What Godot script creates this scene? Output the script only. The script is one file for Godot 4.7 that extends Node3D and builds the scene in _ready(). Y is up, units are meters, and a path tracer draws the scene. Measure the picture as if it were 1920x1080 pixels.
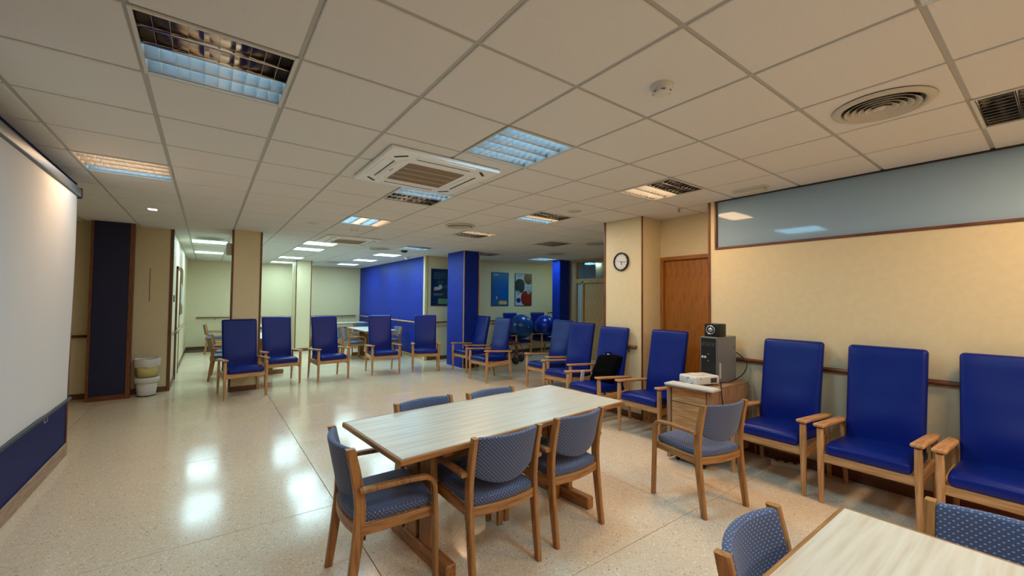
extends Node3D
# A day room: terrazzo floor, tiled ceiling with louvre lights, tables, chairs. Origin on the floor under the camera; y up; metres.
const CEIL := 2.634
const T := 0.6
var M := {}
var counts := {}

func _ready():
	# ---------- camera, sky, exposure ----------
	var cam := Camera3D.new()
	cam.name = "camera"
	add_child(cam)
	cam.position = Vector3(0, 1.52, 0)
	cam.rotation = Vector3(0.0303318, -0.635941, 0.00927245)
	cam.fov = 69.82
	cam.near = 0.05
	cam.far = 100.0
	cam.current = true
	var we := WorldEnvironment.new()
	we.name = "environment"
	var env := Environment.new()
	env.background_mode = Environment.BG_COLOR
	env.background_color = Color(0.02, 0.02, 0.025)
	env.tonemap_mode = Environment.TONE_MAPPER_LINEAR
	env.tonemap_exposure = 1.19
	env.sdfgi_enabled = true
	env.ssao_enabled = true
	env.ssil_enabled = true
	we.environment = env
	add_child(we)
	materials()
	structure()
	ceiling()
	fixtures()
	wall_things()
	furniture()
	small_things()

# ---------- naming ----------
func numbered(called: String, parent: Node = self) -> String:
	var key := "%d/%s" % [parent.get_instance_id(), called]
	var n: int = counts.get(key, 0)
	counts[key] = n + 1
	return called if n == 0 else "%s_%03d" % [called, n]

func thing(called, label, category, at := Vector3.ZERO, turn := 0.0, group := "") -> Node3D:
	var o := Node3D.new()
	o.name = numbered(called)
	add_child(o)
	o.position = at
	o.rotation.y = deg_to_rad(turn)
	tag(o, label, category, group)
	return o

func tag(o, label, category, group := ""):
	o.set_meta("label", label)
	o.set_meta("category", category)
	if group:
		o.set_meta("group", group)
	return o

func struct(called) -> Node3D:
	var o := Node3D.new()
	o.name = numbered(called)
	add_child(o)
	o.set_meta("kind", "structure")
	return o

func put(parent: Node, called: String, mesh: Mesh, mat: Material, at := Vector3.ZERO, rot := Vector3.ZERO) -> MeshInstance3D:
	var o := MeshInstance3D.new()
	o.name = numbered(called, parent)
	o.mesh = mesh
	o.material_override = mat
	o.position = at
	o.rotation = rot
	parent.add_child(o)
	return o

func copy(root: Node3D, at: Vector3, turn: float, label := "", group := "") -> Node3D:
	var base: String = root.get_meta("base_name", root.name)
	var r: Node3D = root.duplicate()
	r.name = numbered(base)
	add_child(r)
	r.position = at
	r.rotation.y = deg_to_rad(turn)
	if label:
		r.set_meta("label", label)
	if group:
		r.set_meta("group", group)
	return r

# ---------- meshes ----------
func begin(smooth := false) -> SurfaceTool:
	var st := SurfaceTool.new()
	st.begin(Mesh.PRIMITIVE_TRIANGLES)
	st.set_smooth_group(0 if smooth else -1)
	return st

func done(st: SurfaceTool) -> ArrayMesh:
	st.generate_normals()
	return st.commit()

func tri(st: SurfaceTool, a: Vector3, b: Vector3, c: Vector3):
	st.add_vertex(a)
	st.add_vertex(c)
	st.add_vertex(b)

func poly(st: SurfaceTool, p: Array, outward: Vector3):
	var n: Vector3 = (p[1] - p[0]).cross(p[2] - p[0])
	if p.size() == 4 and n.length() < 1e-10:
		n = (p[2] - p[0]).cross(p[3] - p[0])
	var flip := n.dot(outward) < 0.0
	for i in range(1, p.size() - 1):
		if flip:
			tri(st, p[0], p[i + 1], p[i])
		else:
			tri(st, p[0], p[i], p[i + 1])

func cbox(st: SurfaceTool, center: Vector3, size: Vector3, c := 0.003, b := Basis.IDENTITY):
	var h := size / 2.0
	c = minf(c, minf(h.x, minf(h.y, h.z)) * 0.9)
	var pt := func(s: Vector3, d: int) -> Vector3:
		var q := Vector3(s.x * (h.x - c), s.y * (h.y - c), s.z * (h.z - c))
		q[d] = s[d] * h[d]
		return center + b * q
	for d in 3:
		var u := (d + 1) % 3
		var v := (d + 2) % 3
		for s in [-1.0, 1.0]:
			var q := []
			for k in [[-1, -1], [1, -1], [1, 1], [-1, 1]]:
				var sg := Vector3.ONE
				sg[d] = s
				sg[u] = k[0]
				sg[v] = k[1]
				q.append(pt.call(sg, d))
			var o := Vector3.ZERO
			o[d] = s
			poly(st, q, b * o)
		for su in [-1.0, 1.0]:
			for sv in [-1.0, 1.0]:
				var s1 := Vector3.ONE
				s1[d] = -1
				s1[u] = su
				s1[v] = sv
				var s2 := s1
				s2[d] = 1
				var o := Vector3.ZERO
				o[u] = su
				o[v] = sv
				poly(st, [pt.call(s1, u), pt.call(s2, u), pt.call(s2, v), pt.call(s1, v)], b * o)
	for sx in [-1.0, 1.0]:
		for sy in [-1.0, 1.0]:
			for sz in [-1.0, 1.0]:
				var s := Vector3(sx, sy, sz)
				poly(st, [pt.call(s, 0), pt.call(s, 1), pt.call(s, 2)], b * s)

func box(size: Vector3, c := 0.003, center := Vector3.ZERO, b := Basis.IDENTITY) -> ArrayMesh:
	var st := begin()
	cbox(st, center, size, c, b)
	return done(st)

func axis_steps(h: float, r: float, n: int) -> Array:
	var a := [-h, -h + r * 0.28, -h + r * 0.62]
	for i in n + 1:
		a.append(lerpf(-h + r, h - r, float(i) / n))
	a.append_array([h - r * 0.62, h - r * 0.28, h])
	return a

# a rounded box whose points may be bent by deform
func soft(st: SurfaceTool, half: Vector3, r: float, n := Vector3i(1, 1, 1), deform = null, off := Vector3.ZERO):
	r = minf(r, minf(half.x, minf(half.y, half.z)) * 0.999)
	var inner := half - Vector3.ONE * r
	var c := [axis_steps(half.x, r, n.x), axis_steps(half.y, r, n.y), axis_steps(half.z, r, n.z)]
	for d in 3:
		var u := (d + 1) % 3
		var v := (d + 2) % 3
		for s in [-1.0, 1.0]:
			var g := []
			for i in c[u].size():
				var row := PackedVector3Array()
				for j in c[v].size():
					var p := Vector3.ZERO
					p[d] = s * half[d]
					p[u] = c[u][i]
					p[v] = c[v][j]
					var q := p.clamp(-inner, inner)
					var o := q + (p - q).normalized() * r
					if deform != null:
						o = deform.call(o)
					row.append(o + off)
				g.append(row)
			for i in g.size() - 1:
				for j in g[i].size() - 1:
					var a: Vector3 = g[i][j]
					var b: Vector3 = g[i + 1][j]
					var e: Vector3 = g[i + 1][j + 1]
					var f: Vector3 = g[i][j + 1]
					if s > 0:
						tri(st, a, b, e)
						tri(st, a, e, f)
					else:
						tri(st, a, e, b)
						tri(st, a, f, e)

func softbox(half: Vector3, r: float, n := Vector3i(1, 1, 1), deform = null) -> ArrayMesh:
	var st := begin(true)
	soft(st, half, r, n, deform)
	return done(st)

func loft(st: SurfaceTool, rings: Array, caps := true):
	var mids := []
	for r in rings:
		var m := Vector3.ZERO
		for p in r:
			m += p
		mids.append(m / r.size())
	for i in rings.size() - 1:
		var a: Array = rings[i]
		var b: Array = rings[i + 1]
		var n := a.size()
		for j in n:
			var k := (j + 1) % n
			var mid: Vector3 = (a[j] + a[k] + b[j] + b[k]) / 4.0
			poly(st, [a[j], a[k], b[k], b[j]], mid - (mids[i] + mids[i + 1]) / 2.0)
	if caps:
		poly(st, rings[0], mids[0] - mids[1])
		poly(st, rings[-1], mids[-1] - mids[-2])

# a chamfered rectangle in the plane of two axes
func rect_ring(at: Vector3, ax: Vector3, ay: Vector3, w: float, h: float, c: float) -> Array:
	var p := []
	var x := w / 2.0
	var y := h / 2.0
	for q in [[x, y - c], [x - c, y], [-x + c, y], [-x, y - c], [-x, -y + c], [-x + c, -y], [x - c, -y], [x, -y + c]]:
		p.append(at + ax * q[0] + ay * q[1])
	return p

# rectangular section swept along points; side = the axis that stays put
func sweep(st: SurfaceTool, pts: Array, side: Vector3, w: float, h: float, c := 0.004):
	var rings := []
	for i in pts.size():
		var t: Vector3 = (pts[mini(i + 1, pts.size() - 1)] - pts[maxi(i - 1, 0)]).normalized()
		rings.append(rect_ring(pts[i], side, t.cross(side).normalized(), w, h, c))
	loft(st, rings)

func circle(at: Vector3, ax: Vector3, ay: Vector3, r: float, n: int) -> Array:
	var p := []
	for k in n:
		p.append(at + ax * (cos(TAU * k / n) * r) + ay * (sin(TAU * k / n) * r))
	return p

func tube(pts: Array, r: float, n := 8) -> ArrayMesh:
	var st := begin(true)
	var rings := []
	for i in pts.size():
		var t: Vector3 = (pts[mini(i + 1, pts.size() - 1)] - pts[maxi(i - 1, 0)]).normalized()
		var a: Vector3 = t.cross(Vector3.UP if absf(t.y) < 0.9 else Vector3.RIGHT).normalized()
		rings.append(circle(pts[i], a, t.cross(a).normalized(), r, n))
	loft(st, rings)
	return done(st)

func curve(ctrl: Array, steps := 6) -> Array:
	var out := []
	for i in ctrl.size() - 1:
		var p0: Vector3 = ctrl[maxi(i - 1, 0)]
		var p3: Vector3 = ctrl[mini(i + 2, ctrl.size() - 1)]
		for k in steps:
			out.append(ctrl[i].cubic_interpolate(ctrl[i + 1], p0, p3, float(k) / steps))
	out.append(ctrl[-1])
	return out

# profile of (r, y): from the bottom centre, out, up and back in
func lathe(profile: Array, seg := 24, smooth := true) -> ArrayMesh:
	var st := begin(smooth)
	for i in profile.size() - 1:
		var a: Vector2 = profile[i]
		var b: Vector2 = profile[i + 1]
		var nr := Vector2(b.y - a.y, a.x - b.x)
		for k in seg:
			var t0 := TAU * k / seg
			var t1 := TAU * (k + 1) / seg
			var q := [Vector3(a.x * cos(t0), a.y, a.x * sin(t0)), Vector3(a.x * cos(t1), a.y, a.x * sin(t1)), Vector3(b.x * cos(t1), b.y, b.x * sin(t1)), Vector3(b.x * cos(t0), b.y, b.x * sin(t0))]
			var tm := (t0 + t1) / 2.0
			poly(st, q, Vector3(nr.x * cos(tm), nr.y, nr.x * sin(tm)))
	return done(st)

# ---------- materials ----------
func mat(c: Color, rough := 0.6, metal := 0.0) -> StandardMaterial3D:
	var m := StandardMaterial3D.new()
	m.albedo_color = c
	m.roughness = rough
	m.metallic = metal
	return m

func noise_tex(seed_: int, freq: float, colors: Array, offsets := [], size := 512, octaves := 4) -> NoiseTexture2D:
	var n := FastNoiseLite.new()
	n.seed = seed_
	n.frequency = freq
	n.noise_type = FastNoiseLite.TYPE_SIMPLEX_SMOOTH
	n.fractal_octaves = octaves
	var t := NoiseTexture2D.new()
	t.width = size
	t.height = size
	t.seamless = true
	t.noise = n
	if colors.size():
		var g := Gradient.new()
		g.offsets = PackedFloat32Array(offsets if offsets.size() else [0.0, 1.0])
		g.colors = PackedColorArray(colors)
		t.color_ramp = g
	return t

func tri_tex(m: StandardMaterial3D, tex: Texture2D, scale: Vector3, world := false):
	m.albedo_texture = tex
	m.uv1_triplanar = true
	m.uv1_world_triplanar = world
	m.uv1_scale = scale
	m.uv1_triplanar_sharpness = 8.0
	return m

func bump(m: StandardMaterial3D, tex: Texture2D, depth: float, scale: Vector3):
	m.heightmap_enabled = true
	m.heightmap_texture = tex
	m.heightmap_scale = depth
	m.uv1_triplanar = true
	m.uv1_scale = scale
	return m

func wood_set(called: String, dark: Color, light: Color, rough: float, tex_seed: int):
	var tex := noise_tex(tex_seed, 0.012, [dark, light, dark.lerp(light, 0.6)], [0.2, 0.6, 0.95], 512, 5)
	for a in ["x", "y", "z"]:
		var s := Vector3(6, 6, 6)
		s["xyz".find(a)] = 0.5
		M[called + "_" + a] = tri_tex(mat(Color.WHITE, rough), tex, s)

func terrazzo() -> ImageTexture:
	var rng := RandomNumberGenerator.new()
	rng.seed = 11
	var n := 1024
	var im := Image.create(n, n, false, Image.FORMAT_RGB8)
	im.fill(Color(0.88, 0.785, 0.66))
	var pal := [Color(0.92, 0.865, 0.78), Color(0.90, 0.835, 0.74), Color(0.80, 0.71, 0.60), Color(0.87, 0.77, 0.66), Color(0.94, 0.90, 0.83), Color(0.76, 0.66, 0.55), Color(0.83, 0.775, 0.705)]
	for k in 15000:
		var col: Color = pal[rng.randi() % pal.size()]
		var big := 1.4 + 3.6 * pow(rng.randf(), 2.0)
		if rng.randf() < 0.045:
			col = Color(0.40, 0.33, 0.26).lerp(Color(0.55, 0.46, 0.36), rng.randf())
			big *= 0.75
		chip(im, n, rng.randf() * n, rng.randf() * n, big, big * rng.randf_range(0.45, 1.0), rng.randf() * PI, col)
	return ImageTexture.create_from_image(im)

func chip(im: Image, n: int, cx: float, cy: float, a: float, b: float, th: float, col: Color):
	var c := cos(th)
	var s := sin(th)
	var r := int(ceil(a))
	for dy in range(-r, r + 1):
		for dx in range(-r, r + 1):
			var x := (dx * c + dy * s) / a
			var y := (dy * c - dx * s) / b
			if x * x + y * y <= 1.0:
				im.set_pixel(posmod(int(cx) + dx, n), posmod(int(cy) + dy, n), col)

func dotted(base: Color, dot: Color, weave: Color) -> ImageTexture:
	var im := Image.create(64, 64, false, Image.FORMAT_RGB8)
	for y in 64:
		for x in 64:
			var c := base.lerp(weave, 0.5 + 0.5 * sin(x * TAU / 8.0) * sin(y * TAU / 8.0))
			for q in [Vector2(16, 16), Vector2(48, 48)]:
				var d := Vector2((x - q.x) / 10.0, (y - q.y) / 6.0)
				if d.length() < 1.0:
					c = dot
			im.set_pixel(x, y, c)
	return ImageTexture.create_from_image(im)

func glow(c: Color, e: float) -> StandardMaterial3D:
	var m := mat(Color(0.9, 0.9, 0.9), 0.5)
	m.emission_enabled = true
	m.emission = c
	m.emission_energy_multiplier = e
	return m

func materials():
	var fine := noise_tex(3, 0.16, [], [], 512, 2)
	M.tile = tri_tex(mat(Color.WHITE, 0.95), noise_tex(7, 0.22, [Color(0.83, 0.82, 0.80), Color(0.89, 0.88, 0.865), Color(0.90, 0.89, 0.875)], [0.2, 0.5, 1.0], 512, 2), Vector3.ONE * 2.0, true)
	M.bar = mat(Color(0.70, 0.69, 0.67), 0.5)
	M.slab = mat(Color(0.5, 0.48, 0.45), 0.9)
	M.yellow = bump(tri_tex(mat(Color.WHITE, 0.55), noise_tex(5, 0.02, [Color(0.85, 0.785, 0.625), Color(0.86, 0.797, 0.64)], [0.3, 0.7], 512, 5), Vector3.ONE * 1.2, true), fine, 0.05, Vector3.ONE * 1.2)
	M.blue = bump(tri_tex(mat(Color.WHITE, 0.5), noise_tex(6, 0.02, [Color(0.07, 0.17, 0.56), Color(0.08, 0.19, 0.60)], [0.3, 0.7], 256, 4), Vector3.ONE * 1.2, true), fine, 0.04, Vector3.ONE * 1.2)
	M.blue.metallic_specular = 0.3
	M.navy_wall = bump(mat(Color(0.06, 0.09, 0.34), 0.6), fine, 0.04, Vector3.ONE * 2.0)
	M.navy_wall.metallic_specular = 0.3
	M.navy = bump(mat(Color(0.04, 0.05, 0.22), 0.6), fine, 0.04, Vector3.ONE * 2.0)
	var ter := terrazzo()
	M.floor = tri_tex(mat(Color.WHITE, 0.17), ter, Vector3.ONE / 1.3, true)
	M.floor.roughness_texture = noise_tex(21, 0.01, [Color(0.75, 0.75, 0.75), Color(1, 1, 1)], [0.3, 0.7], 256, 4)
	M.floor.metallic_specular = 0.43
	M.joint = mat(Color(0.30, 0.26, 0.21), 0.7)
	wood_set("trim", Color(0.36, 0.19, 0.09), Color(0.47, 0.27, 0.13), 0.4, 31)
	wood_set("oak", Color(0.55, 0.355, 0.18), Color(0.69, 0.475, 0.26), 0.38, 32)
	wood_set("beech", Color(0.68, 0.48, 0.29), Color(0.80, 0.61, 0.41), 0.4, 33)
	wood_set("door", Color(0.56, 0.35, 0.12), Color(0.66, 0.42, 0.17), 0.35, 34)
	wood_set("pine", Color(0.72, 0.56, 0.34), Color(0.80, 0.65, 0.43), 0.5, 35)
	wood_set("desk", Color(0.55, 0.42, 0.31), Color(0.66, 0.52, 0.40), 0.45, 37)
	var pale := noise_tex(36, 0.010, [Color(0.79, 0.69, 0.57), Color(0.84, 0.755, 0.645), Color(0.87, 0.795, 0.695)], [0.1, 0.5, 0.9], 512, 5)
	M.laminate = tri_tex(mat(Color.WHITE, 0.3), pale, Vector3(0.3, 6, 6))
	M.whitetop = mat(Color(0.84, 0.85, 0.84), 0.3)
	var leather := noise_tex(8, 0.12, [], [], 256, 3)
	M.vinyl = bump(mat(Color(0.015, 0.115, 0.45), 0.36), leather, 0.03, Vector3.ONE * 3.0)
	M.vinyl.metallic_specular = 0.36
	var fab := dotted(Color(0.28, 0.315, 0.425), Color(0.60, 0.645, 0.74), Color(0.235, 0.265, 0.37))
	M.fabric = tri_tex(mat(Color.WHITE, 0.8), fab, Vector3.ONE * 48.0)
	M.fabric.rim_enabled = true
	M.fabric.rim = 0.3
	M.white = mat(Color(0.84, 0.83, 0.80), 0.45)
	M.acwhite = mat(Color(0.96, 0.96, 0.95), 0.4)
	M.offwhite = mat(Color(0.78, 0.76, 0.71), 0.5)
	M.cream = mat(Color(0.82, 0.76, 0.50), 0.5)
	M.black = mat(Color(0.025, 0.025, 0.028), 0.45)
	M.bag = mat(Color(0.022, 0.022, 0.024), 0.95)
	M.bag.metallic_specular = 0.2
	M.darkgrey = mat(Color(0.12, 0.12, 0.125), 0.5)
	M.grey = mat(Color(0.36, 0.37, 0.39), 0.45)
	M.case_grey = mat(Color(0.46, 0.47, 0.485), 0.45)
	M.metal = mat(Color(0.72, 0.72, 0.72), 0.3, 1.0)
	M.mirror = mat(Color(0.80, 0.79, 0.78), 0.16, 1.0)
	M.louvre = mat(Color(0.86, 0.86, 0.86), 0.35, 0.3)
	M.slat = mat(Color(0.66, 0.60, 0.52), 0.5)
	M.tube_off = mat(Color(0.75, 0.75, 0.75), 0.4)
	M.glass_blue = mat(Color(0.58, 0.68, 0.76), 0.05)
	M.glass_blue.metallic_specular = 0.3
	M.pane = mat(Color(0.8, 0.9, 0.92, 0.12), 0.03)
	M.pane.transparency = BaseMaterial3D.TRANSPARENCY_ALPHA
	M.frosted = mat(Color(0.70, 0.77, 0.80), 0.3)
	M.canvas = bump(mat(Color(0.83, 0.815, 0.80), 0.85), fine, 0.02, Vector3.ONE * 6.0)
	M.ball = mat(Color(0.03, 0.25, 0.50), 0.22)
	M.ball2 = mat(Color(0.035, 0.16, 0.56), 0.24)
	M.red = mat(Color(0.55, 0.05, 0.05), 0.5)
	M.teal = mat(Color(0.30, 0.42, 0.44), 0.5)

# ---------- setting ----------
func wall(called: String, x0: float, x1: float, z0: float, z1: float, m: Material, y0 := 0.0, y1 := CEIL + 0.03) -> Node3D:
	var s := struct(called)
	put(s, "wall_panel", box(Vector3(absf(x1 - x0), y1 - y0, absf(z1 - z0)), 0.001), m, Vector3((x0 + x1) / 2, (y0 + y1) / 2, (z0 + z1) / 2))
	return s

func strip(parent: Node, called: String, a: Vector3, b: Vector3, m: Material, c := 0.004):
	var lo := a.min(b)
	var hi := a.max(b)
	return put(parent, called, box(hi - lo, c), m, (lo + hi) / 2)

func structure():
	# floor: slabs with open joints on a dark bed
	var f := struct("floor")
	strip(f, "floor_bed", Vector3(-2.4, -0.2, -15.5), Vector3(10.6, -0.004, 3.2), M.joint)
	var gx := 2.05
	var gz := 1.59
	var slab_mesh := box(Vector3(gx - 0.004, 0.03, gz - 0.004), 0.0012)
	for i in range(-1, 5):
		for k in range(-2, 9):
			put(f, "floor_slab", slab_mesh, M.floor, Vector3(0.81 + gx * (i - 0.5), -0.015, -1.67 + gz * 0.5 - gz * k))
	# walls
	var wr := wall("wall_right", 4.5, 4.62, -2.39, 3.1, M.yellow, 0.0, 2.105)
	strip(wr, "wall_end", Vector3(4.5, 2.105, -2.39), Vector3(4.62, CEIL + 0.03, -2.325), M.yellow, 0.001)
	strip(wr, "corner_trim", Vector3(4.488, 0, -2.40), Vector3(4.53, CEIL, -2.375), M.trim_y)
	var w1 := struct("window_1")
	w1.set_meta("label", "long band of blue grey frosted glass above the yellow wall")
	strip(w1, "pane", Vector3(4.512, 2.12, -2.31), Vector3(4.53, CEIL, 3.1), M.glass_blue, 0.001)
	strip(w1, "window_frame", Vector3(4.485, 2.10, -2.325), Vector3(4.55, 2.122, 3.1), M.trim_z)
	strip(w1, "window_frame", Vector3(4.485, 2.122, -2.325), Vector3(4.55, CEIL, -2.303), M.trim_y)
	strip(w1, "window_frame", Vector3(4.492, CEIL - 0.012, -2.303), Vector3(4.55, CEIL + 0.001, 3.1), M.darkgrey)
	strip(w1, "wall_behind", Vector3(4.56, 2.1, -2.3), Vector3(4.62, CEIL + 0.03, 3.1), M.slab, 0.001)
	wall("wall_recess", 4.62, 4.94, -2.39, -2.34, M.yellow)
	# door recess: wall over the door, then the door
	var wd := wall("wall_door", 4.94, 5.06, -3.32, -2.39, M.yellow, 2.115)
	var d1 := struct("door_1")
	d1.set_meta("label", "brown veneered wooden door in a recess beside the clock pillar")
	strip(d1, "door_leaf", Vector3(4.965, 0.005, -3.255), Vector3(5.0, 2.07, -2.44), M.door_y)
	strip(d1, "door_frame", Vector3(4.925, 0, -3.30), Vector3(5.04, 2.115, -3.255), M.door_y)
	strip(d1, "door_frame", Vector3(4.925, 0, -2.44), Vector3(5.04, 2.115, -2.395), M.door_y)
	strip(d1, "door_frame", Vector3(4.922, 2.07, -3.30), Vector3(5.04, 2.118, -2.395), M.door_z)
	var hd: MeshInstance3D = put(d1, "door_handle", tube(curve([Vector3(4.965, 1.03, -2.52), Vector3(4.915, 1.03, -2.52), Vector3(4.91, 1.03, -2.56), Vector3(4.91, 1.03, -2.64)], 4), 0.009), M.metal)
	var cc := struct("wall_clock_pillar")
	strip(cc, "wall_panel", Vector3(4.52, 0, -3.91), Vector3(5.2, CEIL + 0.03, -3.30), M.yellow, 0.001)
	strip(cc, "corner_trim", Vector3(4.51, 0, -3.30), Vector3(4.535, CEIL, -3.285), M.trim_y)
	strip(cc, "corner_trim", Vector3(4.508, 0, -3.925), Vector3(4.55, CEIL, -3.895), M.trim_y)
	strip(cc, "baseboard", Vector3(4.505, 0, -3.895), Vector3(4.52, 0.08, -3.30), M.trim_z)
	wall("wall_inner", 5.2, 8.1, -3.75, -3.6, M.yellow)
	# wall with the far door and its transom
	wall("wall_east", 8.95, 9.05, -9.7, -8.3, M.yellow)
	wall("wall_alcove", 8.1, 9.05, -8.3, -8.2, M.yellow)
	wall("wall_east", 8.1, 8.2, -8.2, -8.06, M.yellow)
	wall("wall_east", 8.1, 8.2, -6.2, -3.6, M.yellow)
	var d2 := struct("door_2")
	d2.set_meta("label", "pale wooden door with a narrow glass sidelight under a transom window")
	strip(d2, "door_leaf", Vector3(8.12, 0.005, -7.74), Vector3(8.16, 2.06, -6.25), M.pine_y)
	strip(d2, "sidelight", Vector3(8.13, 0.9, -7.985), Vector3(8.145, 2.0, -7.80), M.frosted, 0.001)
	strip(d2, "sidelight_panel", Vector3(8.12, 0.0, -7.985), Vector3(8.15, 0.9, -7.80), M.pine_y)
	for z in [-8.06, -7.80, -6.25]:
		strip(d2, "door_frame", Vector3(8.08, 0, z), Vector3(8.19, 2.06 if z == -7.80 else CEIL, z + 0.06), M.pine_y)
	strip(d2, "door_frame", Vector3(8.08, 2.0, -8.0), Vector3(8.19, 2.12, -6.25), M.pine_z)
	strip(d2, "door_frame", Vector3(8.08, CEIL - 0.06, -8.0), Vector3(8.19, CEIL + 0.03, -6.25), M.pine_z)
	var w2 := struct("window_2")
	w2.set_meta("label", "clear transom pane above the pale wooden door")
	strip(w2, "pane", Vector3(8.135, 2.12, -8.0), Vector3(8.141, CEIL - 0.06, -6.25), M.pane, 0.001)
	# the room behind the transom
	wall("wall_next_room", 10.4, 10.5, -8.3, -3.6, M.yellow)
	wall("wall_next_room", 9.05, 10.5, -8.3, -8.2, M.yellow)
	wall("wall_next_room", 8.2, 10.5, -3.7, -3.6, M.yellow)
	var np := struct("wall_next_pillar")
	strip(np, "wall_panel", Vector3(8.55, 0, -8.19), Vector3(8.80, CEIL, -7.95), M.blue)
	# far parts of the room
	var wp := wall("wall_posters", 4.4, 9.05, -9.75, -9.65, M.yellow)
	strip(wp, "corner_trim", Vector3(4.435, 0, -9.655), Vector3(4.475, CEIL, -9.63), M.pine_y)
	strip(wp, "joint_trim", Vector3(5.60, 0, -9.66), Vector3(5.63, CEIL, -9.635), M.trim_y)
	strip(wp, "baseboard", Vector3(4.47, 0, -9.65), Vector3(8.95, 0.09, -9.635), M.trim_x)
	var wb := wall("wall_blue", 4.45, 4.55, -15.4, -9.7, M.blue)
	strip(wb, "baseboard", Vector3(4.435, 0, -15.3), Vector3(4.45, 0.08, -9.66), M.pine_z)
	var wf := wall("wall_far", -0.6, 4.5, -15.42, -15.3, M.yellow)
	strip(wf, "baseboard", Vector3(-0.47, 0, -15.3), Vector3(4.45, 0.08, -15.285), M.trim_x)
	var wl := wall("wall_corridor", -0.59, -0.47, -15.4, -8.86, M.yellow)
	strip(wl, "baseboard", Vector3(-0.47, 0, -15.3), Vector3(-0.455, 0.08, -8.75), M.trim_z)
	strip(wl, "corner_trim", Vector3(-0.50, 0, -8.77), Vector3(-0.455, CEIL, -8.735), M.trim_y)
	var wn := wall("wall_niche", -2.3, -0.47, -8.87, -8.75, M.yellow)
	strip(wn, "baseboard", Vector3(-2.2, 0, -8.75), Vector3(-0.50, 0.08, -8.735), M.trim_x)
	strip(wn, "hanging_cord", Vector3(-0.745, 1.45, -8.75), Vector3(-0.738, 1.98, -8.744), M.trim_y, 0.001)
	wall("wall_left", -2.3, -2.2, -8.75, -5.7, M.yellow)
	var wbx := struct("wall_box")
	wbx.set_meta("label", "navy panel box with brown edging beside the waste bins")
	strip(wbx, "panel", Vector3(-1.345, 0.07, -8.74), Vector3(-0.955, CEIL, -8.425), M.navy, 0.001)
	strip(wbx, "edge_trim", Vector3(-1.375, 0, -8.74), Vector3(-1.345, CEIL, -8.415), M.trim_y)
	strip(wbx, "edge_trim", Vector3(-0.955, 0, -8.50), Vector3(-0.90, CEIL, -8.415), M.trim_y)
	strip(wbx, "baseboard", Vector3(-1.345, 0, -8.74), Vector3(-0.955, 0.07, -8.415), M.trim_x)
	# wall behind the screen
	var ws := wall("wall_screen", -1.18, -1.06, -5.75, 3.1, M.navy_wall)
	strip(ws, "baseboard", Vector3(-1.06, 0, -5.76), Vector3(-1.045, 0.12, 3.1), M.desk_z)
	strip(ws, "corner_trim", Vector3(-1.075, 0, -5.765), Vector3(-1.05, CEIL, -5.745), M.trim_y)
	wall("wall_screen_end", -2.25, -1.18, -5.75, -5.65, M.yellow)
	wall("wall_back", -1.2, 4.65, 3.0, 3.1, M.yellow)
	var br := struct("baseboard_right")
	strip(br, "baseboard", Vector3(4.485, 0, -2.375), Vector3(4.5, 0.09, 3.0), M.trim_z)
	# pillars
	var p1 := struct("wall_pillar")
	p1.set_meta("label", "yellow pillar with brown edges behind the blue armchairs")
	strip(p1, "pillar_core", Vector3(0.325, 0, -8.80), Vector3(0.72, CEIL + 0.02, -8.11), M.yellow, 0.001)
	strip(p1, "corner_trim", Vector3(0.305, 0, -8.14), Vector3(0.335, CEIL, -8.10), M.trim_y)
	strip(p1, "corner_trim", Vector3(0.705, 0, -8.14), Vector3(0.733, CEIL, -8.10), M.trim_y)
	strip(p1, "baseboard", Vector3(0.335, 0, -8.12), Vector3(0.705, 0.08, -8.10), M.trim_x)
	var p2 := struct("wall_pillar")
	p2.set_meta("label", "pale yellow pillar near the far wall with the tables")
	strip(p2, "pillar_core", Vector3(2.06, 0, -14.0), Vector3(2.46, CEIL + 0.02, -13.3), M.yellow, 0.001)
	strip(p2, "corner_trim", Vector3(2.05, 0, -13.32), Vector3(2.075, CEIL, -13.29), M.trim_y)
	strip(p2, "corner_trim", Vector3(2.445, 0, -13.32), Vector3(2.468, CEIL, -13.29), M.trim_y)
	strip(p2, "baseboard", Vector3(2.075, 0, -13.3), Vector3(2.445, 0.08, -13.285), M.trim_x)
	var p3 := struct("wall_pillar")
	p3.set_meta("label", "blue pillar standing between the first two posters")
	strip(p3, "pillar_core", Vector3(4.62, 0, -8.85), Vector3(5.02, CEIL + 0.02, -8.07), M.blue, 0.001)
	strip(p3, "corner_trim", Vector3(4.612, 0, -8.085), Vector3(4.632, CEIL, -8.06), M.pine_y)
	strip(p3, "corner_trim", Vector3(5.005, 0, -8.085), Vector3(5.035, CEIL, -8.06), M.pine_y)
	strip(p3, "baseboard", Vector3(4.635, 0, -8.07), Vector3(5.02, 0.08, -8.055), M.trim_x)
	var p4 := struct("wall_pillar")
	p4.set_meta("label", "blue pillar next to the pale wooden door")
	strip(p4, "pillar_core", Vector3(7.66, 0, -8.5), Vector3(8.02, CEIL + 0.02, -8.2), M.blue, 0.001)
	strip(p4, "corner_trim", Vector3(8.0, 0, -8.21), Vector3(8.03, CEIL, -8.19), M.trim_y)

func cell(u: float, v: float) -> Vector3:
	return Vector3(-0.881 + T * (u + 0.5), CEIL, -1.5116 - T * (v + 0.5))

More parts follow.
